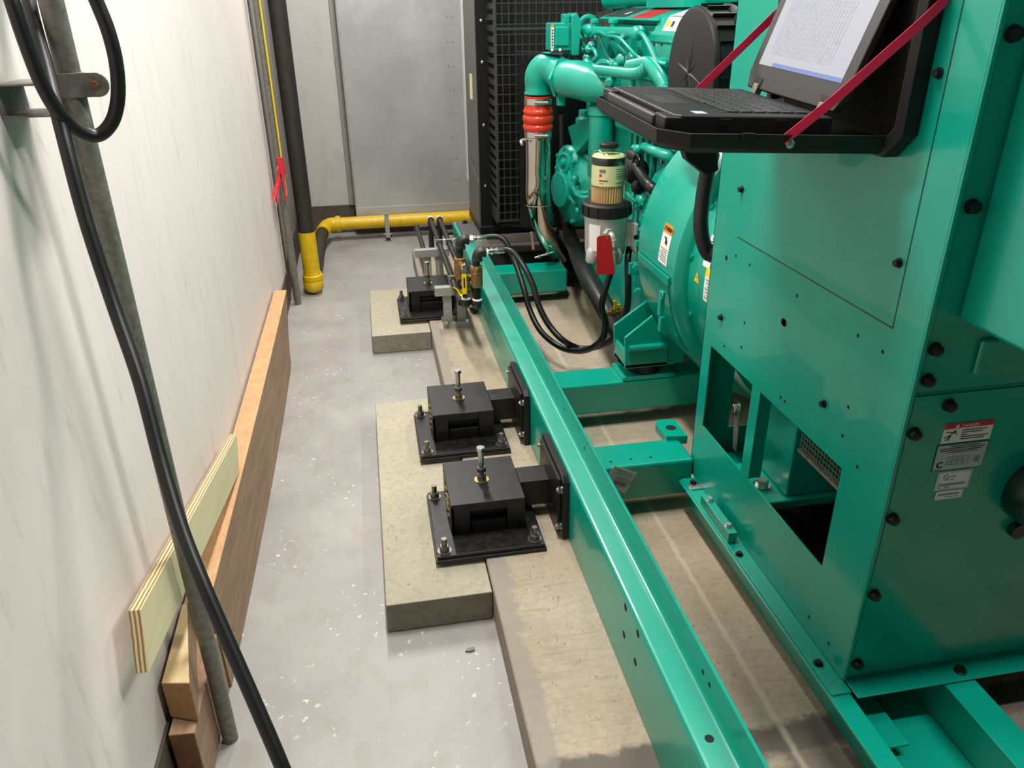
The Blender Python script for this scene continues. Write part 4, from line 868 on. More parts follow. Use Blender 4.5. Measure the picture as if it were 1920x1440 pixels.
# lid: leaning back from the hinge line
hb = LB @ Vector((.305, y0, .060)); lean = Vector((.345, 0, .94)).normalized(); ly = ey; ln = lean.cross(ly).normalized()
if ln.x > 0: ln = -ln
SM = Matrix(((ly.x, lean.x, ln.x, hb.x), (ly.y, lean.y, ln.y, hb.y), (ly.z, lean.z, ln.z, hb.z), (0, 0, 0, 1)))
W_, H_ = y1 - y0, .238
m = MB(); m.M = SM
oc = [(.014, 0), (W_ - .014, 0), (W_, .030), (W_, H_), (0, H_), (0, .030)]
m.prism([(a, b, -.014) for a, b in oc], (0, 0, .014)); sl = m.build('screen_lid', PLASTIC_G, t, bevel=.003)
sx0, sx1, sy0, sy1 = .028, W_ - .026, .046, .232
m = MB(); m.M = SM; m.mat(0).box(sx0, sx1, sy0, sy1, -.001, .0006)
e = .0010
m.mat(1).box(sx0 + .0, sx1 - .055, sy0, sy0 + .0075, .0006, e) ; m.mat(2)
L = sx0 + .055; Rr = sx1 - .030
for k in range(13): m.box(L, Rr, sy0 + .022 + k * .0088, sy0 + .0224 + k * .0088, .0006, e)
for k in range(22): m.box(L + k * (Rr - L) / 21, L + .0004 + k * (Rr - L) / 21, sy0 + .022, sy0 + .128, .0006, e)
m.box(L - .005, Rr + .0, sy0 + .155, sy0 + .1556, .0006, e)
m.mat(3)
random.seed(3)
for k in range(60):
    a = random.randrange(0, 21); b = random.randrange(0, 12); m.box(L + a * (Rr - L) / 21 + .001, L + (a + .8) * (Rr - L) / 21, sy0 + .024 + b * .0088, sy0 + .029 + b * .0088, .0006, e * .95)
m.box(L, L + .07, sy0 + .150, sy0 + .185, .0006, e * .9); m.box(sx0 + .004, sx0 + .04, sy0 + .036, sy0 + .038, .0006, e)
for k in range(3): m.box(sx0 + .004, sx0 + .045, sy0 + .020 + k * .007, sy0 + .021 + k * .007, .0006, e)
m.build('display', [SCREEN, SCREEN_B, SCREEN_G, SCREEN_P], sl)
for a in (.050, W_ - .055):
    m = MB(); m.M = SM; m.box(a - .014, a + .014, .001, .022, -.004, .0012); m.build('hinge_recess', BLACK_M, t)
    m = MB(); m.M = SM; m.box(a - .010, a + .010, -.010, .010, -.010, .004); m.build('hinge', GALV_D, t, bevel=.002)

# ================================================================ AIR CLEANER
c = (.90, 2.190, 1.335)
t = thing('air_cleaner', (1.1, 2.19, 1.15), 'black ribbed plastic air cleaner drum behind the green cabinet', 'air cleaner')
R_ = .168
m = MB(); m.lathe(c, (1, 0, 0), [(R_ - .010, -.002), (R_ - .003, .001), (R_, .008), (R_, .016), (R_ - .004, .020), (R_ - .004, .075), (R_ + .004, .080), (R_ + .006, .09), (R_ + .004, .10), (R_ - .002, .105), (R_ + .002, .20), (R_ - .01, .205)], 64); dr = m.build('drum', PLASTIC, t, smooth=28)
m = MB()
for k in range(24):
    a = 2 * PI * k / 24; e = Vector((0, math.cos(a), math.sin(a))); m.bar(Vector(c) + e * R_ + Vector((.018, 0, 0)), Vector(c) + e * R_ + Vector((.082, 0, 0)), .004, .012, e); m.bar(Vector(c) + e * (R_ + .003) + Vector((.104, 0, 0)), Vector(c) + e * (R_ + .005) + Vector((.20, 0, 0)), .004, .010, e)
m.build('rib', PLASTIC, dr)
m = MB()
for k, L_ in enumerate((.115, .07, .105, .065, .115, .07, .105, .065)):
    a = 2 * PI * k / 8 + .25; e = Vector((0, math.cos(a), math.sin(a))); s_ = Vector((0, -math.sin(a), math.cos(a))); b0 = Vector(c) + Vector((-.0015, 0, 0))
    ids = [m.vert(b0 + s_ * .0055), m.vert(b0 - s_ * .0055), m.vert(b0 + e * L_), m.vert(b0 + Vector((-.0048, 0, 0)))]
    m.face((ids[0], ids[2], ids[3])); m.face((ids[1], ids[3], ids[2])); m.face((ids[0], ids[1], ids[2]))
m.build('star_boss', PLASTIC, dr, smooth=10)
m = MB(); m.box(1.02, 1.16, 2.00, 2.012, 1.222, 1.258); m.mat(1).box(1.028, 1.034, 1.9985, 2.0, 1.232, 1.25); m.box(1.06, 1.12, 1.9985, 2.0, 1.238, 1.248); m.build('mounting_bracket', [GALV, DARK], t, bevel=.003)

# ================================================================ ALTERNATOR ADAPTER RING
AC = Vector((1.385, 0, .755))
t = thing('alternator', (1.385, 2.3, .3), 'round green alternator housing with warning labels behind the cabinet', 'alternator')
m = MB(); m.lathe((1.385, 1.90, .755), (0, 1, 0), [(.395, 0), (.435, .02), (.444, .06), (.444, .225), (.448, .24), (.449, .245), (.450, .25), (.460, .252), (.470, .255), (.490, .268), (.492, .275), (.492, .60), (.485, .61)], 96); m.build('housing', GREEN, t, smooth=24)
def patch(m, a0, a1, y0, y1, r, k=8):
    A = [math.radians(a0 + (a1 - a0) * i / k) for i in range(k + 1)]
    o_ = [[m.vert((1.385 + rr * math.cos(a), y, .755 + rr * math.sin(a))) for a in A] for rr, y in ((r, y0), (r, y1), (r - .006, y0), (r - .006, y1))]
    for i in range(k):
        m.face((o_[0][i], o_[0][i + 1], o_[1][i + 1], o_[1][i])); m.face((o_[2][i], o_[0][i], o_[0][i + 1], o_[2][i + 1])); m.face((o_[1][i], o_[3][i], o_[3][i + 1], o_[1][i + 1]))
    m.face((o_[0][0], o_[1][0], o_[3][0], o_[2][0])); m.face((o_[0][k], o_[2][k], o_[3][k], o_[1][k]))
m = MB(); patch(m, 184, 214, 2.20, 2.46, .4955); patch(m, 181.5, 184.5, 2.185, 2.48, .502, 3); patch(m, 216, 236, 2.20, 2.46, .4955); m.build('access_cover', GREEN, t, smooth=24)
m = MB(); p = Vector((0.8698,2.1700,0.6726)); m.box(p.x - .012, p.x + .003, p.y, p.y + .02, p.z - .05, p.z + .03); m.torus(p + Vector((-.010, 0, .02)), (1, 0, 0), .012, .003, 14, 6); m.box(p.x - .010, p.x + .003, p.y - .01, p.y + .012, p.z - .10, p.z - .05); m.build('cover_latch', GREEN_E, t, bevel=.002)
for a in (143, 152, 172, 196, 214): 
    m = MB(); a = math.radians(a); m.lathe((1.385 + .445 * math.cos(a), 2.150, .755 + .445 * math.sin(a)), (0, -1, 0), [(.013, 0), (.013, .003), (.010, .003), (.010, .012)], 12); m.build('bolt', GREEN_E, t)
def cyl_label(name, mats, a0, a1, y0, y1, r, items):
    m = MB(); m.mat(0); patch(m, a0, a1, y0, y1, r + .0006, 8)
    for mi, u0, u1, v0, v1 in items:      # u along the axis 0..1 (near to far), v along the arc 0..1 (top down)
        m.mat(mi); patch(m, a0 + (a1 - a0) * v0, a0 + (a1 - a0) * v1, y0 + (y1 - y0) * u0, y0 + (y1 - y0) * u1, r + .0010, 4)
    return m.build(name, mats, t, smooth=24)
cyl_label('warning_label', [WHITE, ORANGE, INK, GREYINK], 164.5, 179.0, 2.232, 2.305, .492, [(1, 0, 1, 0, .22), (2, .12, .70, .07, .16), (2, .80, .93, .06, .17), (2, .40, .55, .32, .48), (2, .55, .68, .30, .36), (2, .30, .42, .38, .50)] + [(3, .12, .9 - .1 * (k % 2), .60 + .06 * k, .622 + .06 * k) for k in range(6)])
wl = None
m = MB(); a_ = math.radians(166.2); r_ = .494; m.text('WARNING', (1.385 + r_ * math.cos(a_), 2.290, .755 + r_ * math.sin(a_)), (0, -1, 0), (math.sin(a_), 0, -math.cos(a_)), .0125); m.build('warning_lettering', INK, t)
cyl_label('barcode_label', [WHITE, INK], 160.5, 172.5, 2.030, 2.078, .444, [(1, .10, .75, .10 + .075 * k, .10 + .075 * k + (.018, .035, .025)[k % 3]) for k in range(10)])
m = MB(); a_ = math.radians(178.4); nr = Vector((math.cos(a_), 0, math.sin(a_))); tu = Vector((math.sin(a_), 0, -math.cos(a_))); c0 = Vector((1.385, 2.100, .755)) + nr * .4448; ty = Vector((0, 1, 0))
m.mat(0).prism([c0 - tu * .014 - ty * .017, c0 - tu * .014 + ty * .017, c0 + tu * .018], nr * .0006)
m.mat(1); c1 = c0 + nr * .0007
m.prism([c1 - tu * .004 - ty * .0015, c1 - tu * .004 + ty * .0015, c1 + tu * .008 + ty * .001, c1 + tu * .008 - ty * .001], nr * .0002); m.prism([c1 - tu * .010 - ty * .0013, c1 - tu * .010 + ty * .0013, c1 - tu * .007 + ty * .0013, c1 - tu * .007 - ty * .0013], nr * .0002)
m.build('triangle_sign', [YELLOWL, INK], t)
cyl_label('caution_label', [WHITE, YELLOWL, INK, GREYINK], 172.0, 185.0, 1.990, 2.046, .444, [(1, 0, 1, 0, .25), (2, .15, .40, .06, .18)] + [(3, .18, .85 - .12 * (k % 3), .33 + .09 * k, .36 + .09 * k) for k in range(7)])
# mounting foot on the cross beam
m = MB()
m.prism([(0.8340,2.5300,0.3717), (0.8300,2.5300,0.4567), (0.9623,2.5300,0.5495), (1.0198,2.5300,0.4621), (1.0281,2.5300,0.3546)], (0, .014, 0))
m.prism([(0.8368,2.4050,0.3365), (0.8303,2.4050,0.4567), (0.9269,2.4050,0.5328), (0.9897,2.4050,0.4307), (0.9973,2.4050,0.3362)], (0, .012, 0))
m.box(.835, 1.02, 2.405, 2.54, .338, .352); m.box(.835, .848, 2.41, 2.53, .338, .40); m.box(.985, 1.06, 2.41, 2.50, .34, .56)
m.build('mounting_foot', GREEN, t, bevel=.002)
m = MB(); m.cyl((.845, 2.3995, .418), (.985, 2.3995, .418), .012, seg=14); m.build('rolled_lip', GREEN, t)
m = MB(); m.cyl((.930, 2.475, .300), (.930, 2.475, .338), .060, seg=28); m.cyl((.872, 2.47, .352), (.872, 2.47, .40), .022, seg=18); m.build('rubber_mount', RUBBER, t)
m = MB(); m.box(.832, 1.03, 2.408, 2.544, .2855, .300); m.build('mount_pad', GREEN, t, bevel=.002)
# black flexible conduit between cabinet and alternator
m = MB().tube([(0.8821,1.9500,1.1557), (0.8822,1.9700,1.0946), (0.8773,1.9700,1.0239), (0.8741,1.9600,0.9683), (0.8826,1.9500,0.9186), (0.9019,1.9400,0.8857), (.918, 1.925, .90), (.925, 1.912, .885)], .020, 16, 8, rib=.0008, nrib=60)
tag(m.build('flexible_conduit', HOSE), 'black flexible conduit curving down between cabinet edge and alternator', 'conduit')

# ================================================================ RADIATOR AND FAN GUARD
t = thing('radiator', (1.4, 4.6, .32), 'black radiator housing behind the engine with grey side frame', 'radiator')
m = MB(); m.sheet('y', 4.40, 4.406, (.608, 2.25), (.36, 2.3), ((.80, 2.05, .62, 2.1),)); m.build('front_panel', BLACK_M, t, bevel=.001)
m = MB(); m.box(.604, .612, 4.40, 4.86, .33, 2.3); m.build('side_frame', GREYFRAME, t, bevel=.001)
m = MB(); m.box(.602, .6045, 4.42, 4.84, .70, .73); m.prism([(.601, 4.41, .62), (.601, 4.84, .70), (.601, 4.84, .36), (.601, 4.41, .36)], (.003, 0, 0)); m.build('side_plate', GREYFRAME, t)
m = MB(); m.box(.62, 2.24, 4.46, 4.80, .40, 2.28); m.build('core', CORE, t)
m = MB(); m.box(.60, 2.26, 4.38, 4.88, .322, .372); m.build('bottom_channel', BLACK_M, t, bevel=.004)
for z in (1.45, 1.25, .93, .60, 1.62, 1.80):
    m = MB(); m.lathe((.640, 4.40, z), (0, -1, 0), [(.0105, 0), (.0105, .003), (.008, .008), (.004, .010)], 14); m.build('bolt', ZINC, t)
m = MB(); m.box(.595, .603, 4.55, 4.60, 1.05, 1.18); m.build('small_label', CREAM, t)
m = MB(); m.box(.566, 1.75, 3.935, 4.375, .200, .212); m.build('dark_gap_sheet', BLACK_M, t)  # black sheet added to darken the gap beneath the radiator
m = MB(); m.box(.495, .60, 4.28, 4.70, .321, .330)
m.build('foot_plate', GREYFRAME, t, bevel=.002)
for yy in (4.32, 4.66):
    m = MB(); m.cyl((.545, yy, .33), (.545, yy, .333), .020, seg=16); m.hexa((.545, yy, .333), (0, 0, 1), .014, .012); m.build('foot_bolt', BLACK_M, t)
t = thing('fan_guard', (1.3, 4.2, .45), 'black wire mesh fan guard cage in front of the radiator', 'fan guard')
YG, XG = 4.10, .664
m = MB(); zb, zt, xr = .470, 2.05, 2.1
for k in range(int((xr - XG) / .034) + 1):
    x = XG + k * .034; m.bar((x, YG, zb), (x, YG, zt), .0042, .0042)
for k in range(int((zt - zb) / .046) + 1):
    z = zb + k * .046; m.bar((XG, YG - .004, z), (xr, YG - .004, z), .0042, .0042)
for k in range(42):
    x = XG + k * .034; m.bar((x, YG, zb), (x, YG + .10, zb - .012), .0042, .0042)
m.build('front_mesh', MESHM, t)
m = MB(); hs = [(YG + .03, YG + .26, z, z + .024) for z in [.53 + .05 * k for k in range(30)]]
m.sheet('x', XG - .004, XG, (YG, 4.398), (zb - .02, zt), hs); m.build('side_mesh', BLACK_M, t)
m = MB(); m.bar((XG, YG - .004, 1.415), (xr, YG - .004, 1.415), .016, .012); m.bar((XG, YG, zb), (XG, YG, zt), .012, .012); m.bar((XG, YG, zb), (xr, YG, zb), .010, .010); m.build('frame_bar', MESHM, t)
m = MB(); m.prism([(.70, 4.12, .45), (.95, 4.03, .43), (1.7, 4.03, .43), (1.7, 4.36, .37), (.70, 4.36, .37)], (0, 0, -.012)); m.build('lower_shroud', BLACK_M, t)
m = MB().box(.775, 1.16, 4.055, 4.063, .44, 1.275); m.build('baffle_plate', BLACK_M, t)
t = thing('cooling_fan', (1.38, 4.28, .9), 'grey fan blades glimpsed behind the black wire guard', 'fan')
m = MB(); m.lathe((1.38, 4.22, 1.0), (0, 1, 0), [(.10, 0), (.13, .02), (.13, .10), (.08, .12)], 24); m.build('hub', BLACK_M, t)
for k in range(8):
    a = k * PI / 4 + .35; e = Vector((math.cos(a), 0, math.sin(a))); s_ = Vector((-math.sin(a), 0, math.cos(a))); b = Vector((1.38, 4.27, 1.0)); tw = Vector((0, .04, 0))
    m = MB(); m.prism([b + e * .12 - s_ * .04 - tw, b + e * .50 - s_ * .09 - tw, b + e * .50 + s_ * .09 + tw, b + e * .12 + s_ * .04 + tw], (0, .004, 0)); m.build('blade', GREYFRAME, t)

# ================================================================ CHARGE AIR PIPE
t = thing('charge_air_pipe', (.80, 3.75, .35), 'polished stainless air pipe with red silicone coupling left of engine', 'pipe')
A0 = Vector((0.7944,3.7000,0.9559)); A1 = Vector((0.7996,3.7200,0.6326)); A2 = Vector((0.8589,3.8000,0.4840)); A3 = Vector((0.9469,3.9400,0.3389)); A4 = Vector((0.9950,4.0000,0.2712))
m = MB().tube([A0, A0.lerp(A1, .5), A1.lerp(A0, .12), A2, A3, A4], .0585, 36, 6); m.lathe(A0 + Vector((0, 0, -.006)), (0, 0, 1), [(.0585, 0), (.064, .002), (.064, .008), (.0585, .010)], 36); m.build('steel_tube', STAINLESS, t, smooth=50)
z0_, z1_ = A0.z, (0.7917,3.6900,1.1458)[2]; B0 = Vector((0.7944,3.7000,0.9559)); B1 = Vector((0.7917,3.6900,1.1458))
hh = (B1 - B0).length
m = MB(); P = [(.0625, 0), (.0625, .30), (.063, .31), (.070, .34), (.072, .40), (.066, .455), (.063, .465), (.070, .49), (.074, .56), (.070, .63), (.064, .65), (.067, .67), (.067, .72), (.0635, .74), (.0625, 1.0)]
P = [(.0625, 0), (.0625, .17), (.068, .20), (.071, .27), (.068, .33), (.063, .35), (.069, .38), (.073, .46), (.070, .53), (.064, .56), (.068, .59), (.070, .64), (.066, .68), (.0625, .71), (.0625, 1.0)]
m.lathe(B0, B1 - B0, [(r, h * hh) for r, h in P], 40); m.build('red_coupling', SILICONE, t, smooth=50)['label'] = 'red ribbed silicone coupling hose'
for f in (.095, .86):
    q = B0.lerp(B1, f); m = MB(); m.lathe(q - Vector((0, 0, .013)), (0, 0, 1), [(.0632, 0), (.0645, .0), (.0645, .026), (.0632, .026)], 40, caps=False)
    d = Vector((-.15, -.99, 0)); s_ = Vector((.99, -.15, 0)); m.cyl(q + d * .069 - s_ * .020, q + d * .069 + s_ * .034, .0075, seg=12); m.hexa(q + d * .069 + s_ * .034, s_, .007, .012); m.bar(q + d * .067 - s_ * .02, q + d * .067 + s_ * .01, .010, .020); m.build('hose_clamp', ZINC, t)
m = MB().tube([B0 + Vector((-.065, -.01, -.006)), B0 + Vector((-.085, -.02, -.008)), B0 + Vector((-.088, -.05, -.02))], .007, 10, 4); m.build('tab', GALV, t)
m = MB(); m.lathe(Vector(A1), (0, .05, 1), [(.0586, 0), (.0594, .002), (.0586, .004)], 36, caps=False); m.build('weld_bead', GALV, t)
m = MB(); q = Vector((0.8485,3.8000,0.3560)); m.cyl(q + Vector((-.05, 0, -.012)), q + Vector((.05, .0, .012)), .005); m.hexa(q + Vector((-.03, 0, -.007)), (1, 0, .2), .010, .012); m.hexa(q + Vector((.01, 0, .004)), (1, 0, .2), .010, .012); m.build('drain_fitting', ZINC, t)
m = MB(); m.bar((0.7688,3.7400,0.4964), (0.7839,3.7600,0.3995), .012, .004, (0, 1, 0)); m.build('stay_strap', GALV, t)

# ================================================================ ENGINE
t = thing('engine', (1.35, 3.3, .35), 'green diesel engine with fuel lines, harness and intake horn', 'engine')
m = MB(); m.box(1.10, 1.66, 2.72, 3.98, .50, 1.18); m.box(1.14, 1.62, 2.75, 3.95, .34, .50); m.box(1.13, 1.62, 2.74, 3.92, 1.18, 1.40)
for k in range(10): yy = 2.80 + .12 * k; m.box(1.085, 1.10, yy, yy + .03, .55, 1.12)
m.box(1.08, 1.10, 2.74, 3.96, .82, .86); m.box(1.075, 1.12, 2.74, 3.96, 1.12, 1.16)
m.build('engine_block', GREEN_E, t, bevel=.008)
# flywheel housing, from the block to the alternator
m = MB(); m.lathe((1.385, 2.505, .755), (0, 1, 0), [(.470, 0), (.470, .03), (.44, .06), (.42, .22), (.36, .25)], 56); m.box(.965, 1.3, 2.58, 2.72, .37, .84); m.box(.90, 1.2, 2.60, 2.62, .62, .665); m.box(.93, 1.2, 2.54, 2.60, .80, .845); m.box(.905, 1.1, 2.56, 2.575, .735, .76); m.build('flywheel_housing', GREEN, t, bevel=.004, smooth=24)
m = MB(); m.box(.985, 1.14, 2.75, 3.5, .34, .60); m.prism([(.972, 2.72, .36), (1.0, 2.72, .36), (1.0, 2.72, .66), (.98, 2.72, .62)], (0, .20, 0)); m.build('oil_pan', GREEN, t, bevel=.010)
for px, py in ((1206, 470), (1180, 540), (1196, 445)): pass
for q in ((0.9296,2.5750,0.7950), (0.9279,2.5750,0.5674), (0.9142,2.5750,0.6594)): MB().hexa(q, (-.2, -1, 0), .014, .016).build('cap_screw', GREEN_E, t)
# rocker cover with sloping top face
m = MB(); xs = 1.065
yA, yB = 2.60, 3.66
pr = [(1.06, 1.455), (1.06, 1.463), (1.20, 1.505), (1.55, 1.505), (1.62, 1.46), (1.62, 1.40), (1.13, 1.40), (1.13, 1.455)]
m.prism([(x, 2.93, z) for x, z in pr], (0, yB - 2.93, 0))
pr2 = [(1.055, 1.20), (1.055, 1.385), (1.05, 1.392), (1.05, 1.415), (1.062, 1.425), (1.085, 1.470), (1.20, 1.505), (1.55, 1.505), (1.62, 1.46), (1.62, 1.20)]
m.prism([(x, 2.52, z) for x, z in pr2], (0, .43, 0)); m.build('rocker_cover', GREEN_E, t, bevel=.005, seg=3)
m = MB(); m.box(1.092, 1.10, 2.94, 3.62, 1.20, 1.44)
for k in range(5): m.box(1.07, 1.095, 2.98 + .13 * k, 3.02 + .13 * k, 1.22, 1.42)
m.build('injector_bay', GREEN_E, t, bevel=.006)
def on_slope(y0, y1, u0, u1, d):
    """patch on the sloping cover face: u 0 at the lip, 1 at the ridge"""
    P = lambda u: (1.06 + .14 * u, 1.463 + .042 * u); n = Vector((-.042, 0, .14)).normalized() * d
    return [Vector((P(u0)[0], y0, P(u0)[1])) + n, Vector((P(u0)[0], y1, P(u0)[1])) + n, Vector((P(u1)[0], y1, P(u1)[1])) + n, Vector((P(u1)[0], y0, P(u1)[1])) + n]
m = MB(); m.mat(0).prism(on_slope(3.33, 3.62, .1, .9, .0008), (0, 0, .0004)); m.mat(1).prism(on_slope(3.40, 3.43, .3, .5, .0014), (0, 0, .0003)); m.build('dark_nameplate', [BLACK_M, SILVERL], t)
m = MB(); m.mat(0).prism(on_slope(3.02, 3.24, .05, .75, .0008), (0, 0, .0004)); m.mat(1)
for k in range(6): m.prism(on_slope(3.03 + .033 * k, 3.05 + .033 * k, .15, .65, .0014), (0, 0, .0003))
m.build('red_label', [REDL, plain('dull_red_print', srgb(150, 30, 34), .5)], t)
# the white and pictogram labels on the rounded shoulder
m = MB(); n_ = Vector((-.9, 0, .44)) * .0016
def sh(y0, y1, a, b): return [Vector((a[0], y0, a[1])) + n_, Vector((a[0], y1, a[1])) + n_, Vector((b[0], y1, b[1])) + n_, Vector((b[0], y0, b[1])) + n_]
m.mat(0).prism(sh(2.68, 2.86, (1.062, 1.425), (1.085, 1.470)), (-.0004, 0, .0002))
nn = Vector((-.35, 0, 1)) * .0016
m.prism([Vector((1.086, 2.68, 1.472)) + nn, Vector((1.086, 2.86, 1.472)) + nn, Vector((1.17, 2.84, 1.497)) + nn, Vector((1.17, 2.68, 1.497)) + nn], (-.0002, 0, .0004))
n_ = Vector((-.9, 0, .44)) * .0024
L_ = lambda u: (1.062 + .023 * u, 1.425 + .045 * u)
m.mat(1).prism(sh(2.815, 2.85, L_(.3), L_(.75)), (-.0002, 0, .0001)); m.mat(2).prism(sh(2.775, 2.80, L_(.3), L_(.7)), (-.0002, 0, .0001)); m.mat(3).prism(sh(2.69, 2.72, L_(.25), L_(.75)), (-.0002, 0, .0001)); m.mat(4).prism(sh(2.735, 2.76, L_(.2), L_(.75)), (-.0002, 0, .0001))
m.build('pictogram_label', [WHITE, YELLOWL, INK, BLUEL, plain('pale_pink_print', srgb(226, 190, 190), .5)], t)
m = MB()
for q in ((1.0530,2.9142,1.3806), (1.0530,2.8377,1.3833), (1.0530,2.9107,1.3345)): m.lathe((1.0535, q[1], q[2]), (-1, 0, 0), [(.006, 0), (.006, .001)], 10)
m.build('drilled_hole', DARK, t)
# lifting eye
m = MB(); q = Vector((1.0400,3.7617,1.4298)); m.torus(q, (-.35, -.94, 0), .036, .013, 28, 10); m.build('lifting_eye', GREEN_E, t)
# fuel rail and injector lines
m = MB(); ra, rb = Vector((1.0200,3.7139,1.4089)), Vector((1.0200,3.0262,1.4156)); m.cyl(ra, rb, .020, seg=20); d_ = (rb - ra).normalized()
m.lathe(rb, d_, [(.020, 0), (.026, .004), (.026, .035), (.014, .045)], 20); m.lathe(ra, d_, [(.028, 0), (.030, .02), (.03, .08), (.02, .10)], 18)
for f in (.10, .34, .62, .86): m.lathe(ra.lerp(rb, f), (-.6, 0, -.6), [(.013, 0), (.013, .03), (.010, .036)], 12)
for f in (.18, .58): m.lathe(ra.lerp(rb, f), (0, 0, 1), [(.012, .0), (.012, .03), (.020, .034), (.020, .045), (.012, .05)], 12)
m.build('fuel_rail', GREEN_E, t)
lines = [[(1.0000,3.5688,1.3911), (1.0000,3.4866,1.4056), (1.0100,3.4618,1.3854), (1.0300,3.4187,1.3287), (1.0400,3.3942,1.3047), (1.0600,3.3480,1.3149)],
         [(1.0000,3.3888,1.3917), (1.0000,3.3294,1.4052), (1.0100,3.2549,1.3756), (1.0200,3.1920,1.3544), (1.0400,3.1476,1.3250)],
         [(0.9950,3.5182,1.4008), (0.9900,3.4202,1.4113), (0.9900,3.2805,1.4006), (0.9900,3.1242,1.3952), (1.0000,3.0455,1.3679), (1.0200,2.9874,1.3369), (1.0400,2.9713,1.3263)],
         [(1.0000,3.3667,1.4003), (0.9900,3.2816,1.4084), (1.0000,3.2422,1.4111), (1.0100,3.2038,1.4099)]]
for L_ in lines: MB().tube(L_, .0062, 10, 5).build('injector_line', GREEN_E, t)
MB().tube([(1.0200,2.9898,1.4164), (1.0100,2.9122,1.4113), (1.0100,2.8684,1.3917), (1.0100,2.8125,1.3626), (1.0100,2.7641,1.3375), (1.0100,2.7096,1.3285), (1.0200,2.6849,1.3263)], .0085, 12, 6).build('injector_line', GREEN_E, t)
# wiring harness loom
MB().tube([(0.9900,3.5674,1.3165), (0.9850,3.5641,1.2929), (0.9800,3.5003,1.2750), (0.9800,3.3990,1.2683), (0.9800,3.2286,1.2728), (0.9800,3.0535,1.2782), (0.9800,2.9076,1.2841), (0.9800,2.8153,1.2972), (0.9900,2.7910,1.3158)], .0185, 14, 8, rib=.0035, nrib=40).build('wiring_loom', GREEN_E, t)
MB().tube([(1.0000,3.0214,1.3023), (1.0000,2.9240,1.3133), (1.0000,2.8437,1.3231), (0.9900,2.7759,1.3236), (0.9800,2.6968,1.3115), (0.9700,2.6135,1.2922), (0.9700,2.5747,1.2738), (0.9700,2.5459,1.2533), (0.9700,2.5174,1.2103)], .0200, 14, 8, rib=.0035, nrib=38).build('wiring_loom', GREEN_E, t)
MB().tube([(1.0200,3.8056,1.3981), (1.0100,3.7561,1.3727), (1.0000,3.6702,1.3491), (1.0000,3.5718,1.3441), (0.9900,3.4591,1.3361), (0.9900,3.4320,1.3164), (0.9900,3.4798,1.3015)], .0095, 12, 6).build('wiring_loom', GREEN_E, t)
m = MB()
for q in ((1.0000,3.5474,1.3556), (0.9900,3.5528,1.3407), (1.0000,3.6870,1.3352)): m.ball(q, .022, 12, (1, 1, .8))
m.build('sensor_cluster', GREEN_E, t)
MB().tube([(0.9900,3.4204,1.2899), (0.9800,3.3396,1.3027), (0.9800,3.2786,1.3079), (0.9800,3.2183,1.3032), (0.9900,3.2065,1.2957)], .0085, 10, 6).build('breather_line', GREEN_E, t)
for q, r in (((1.0300,3.1826,1.3157), .035), ((1.0400,3.1149,1.3266), .028), ((1.0200,3.2902,1.2984), .020), ((1.0000,3.1820,1.2969), .016), ((1.0300,2.7629,1.3234), .030)): MB().ball(q, r, 14, (1, 1, .8)).build('injector_connector', GREEN_E, t)
m = MB(); q = Vector((0.9850,3.1684,1.2470)); m.lathe(q, (-.5, -.6, -.2), [(.016, 0), (.018, .02), (.018, .045), (.012, .05)], 12); m.tube([(0.9850,3.4316,1.2578), (0.9800,3.3640,1.2476), (0.9800,3.2629,1.2505), q], .008, 10, 5); m.tube([(0.9750,3.2136,1.2838), (0.9700,3.2083,1.2604), (0.9750,3.1936,1.2474)], .005, 8, 5); m.build('sensor_plug', GREEN_E, t)
# intake horn: elbow, barrel, flange, plenum
e0 = Vector((0.7917,3.6900,1.1504)); 
m = MB(); m.tube([e0, e0 + Vector((.0, 0, .035)), Vector((0.7918,3.6800,1.2286)), Vector((0.8168,3.6600,1.2628)), Vector((0.8541,3.6300,1.2527)), Vector((0.8816,3.5800,1.2244))], [.060, .060, .062, .064, .066, .068], 30, 8); m.lathe(e0, (0, 0, 1), [(.060, -.002), (.064, 0), (.064, .008), (.060, .010)], 30); m.build('intake_elbow', GREEN_E, t, smooth=50)
m = MB(); h0 = Vector((0.8719,3.5800,1.2246)); h1_ = Vector((0.9313,3.5000,1.2201)); h2_ = Vector((0.9811,3.4200,1.2077)); h3 = Vector((1.0134,3.3600,1.1988)); m.tube([h0, h0.lerp(h1_, .35), h1_, h2_, h3, h3 + (h3 - h2_) * .6], [.070, .076, .080, .078, .066, .048], 30, 8); m.build('intake_plenum', GREEN_E, t, smooth=50)
m = MB(); d_ = (h1_ - h0).normalized(); m.lathe(h0 - d_ * .006, d_, [(.078, 0), (.088, .001), (.088, .014), (.076, .016)], 6); m.box(h0.x - .02, h0.x + .015, h0.y - .03, h0.y + .01, h0.z - .115, h0.z - .06); m.build('intake_flange', GREEN_E, t, bevel=.004)
m = MB(); q = Vector((0.9212,3.5500,1.2843)); m.lathe(q + Vector((0, 0, -.05)), (0, 0, 1), [(.050, 0), (.050, .035), (.058, .038), (.058, .052), (.048, .055)], 28); m.build('throttle_flange', GREEN_E, t)
b0 = Vector((0.8446,3.7200,1.3303)); m = MB(); m.box(b0.x, b0.x + .095, 3.66, 3.78, b0.z, b0.z + .115); m.box(b0.x + .015, b0.x + .08, 3.648, 3.66, b0.z + .02, b0.z + .10); m.prism([(b0.x + .09, 3.64, b0.z - .02), (b0.x + .125, 3.64, b0.z - .02), (b0.x + .13, 3.64, b0.z + .12), (b0.x + .11, 3.64, b0.z + .155), (b0.x + .085, 3.64, b0.z + .145)], (0, .13, 0)); m.box(b0.x + .055, b0.x + .085, 3.66, 3.72, b0.z + .11, b0.z + .15); m.build('throttle_actuator', GREEN_E, t, bevel=.006)
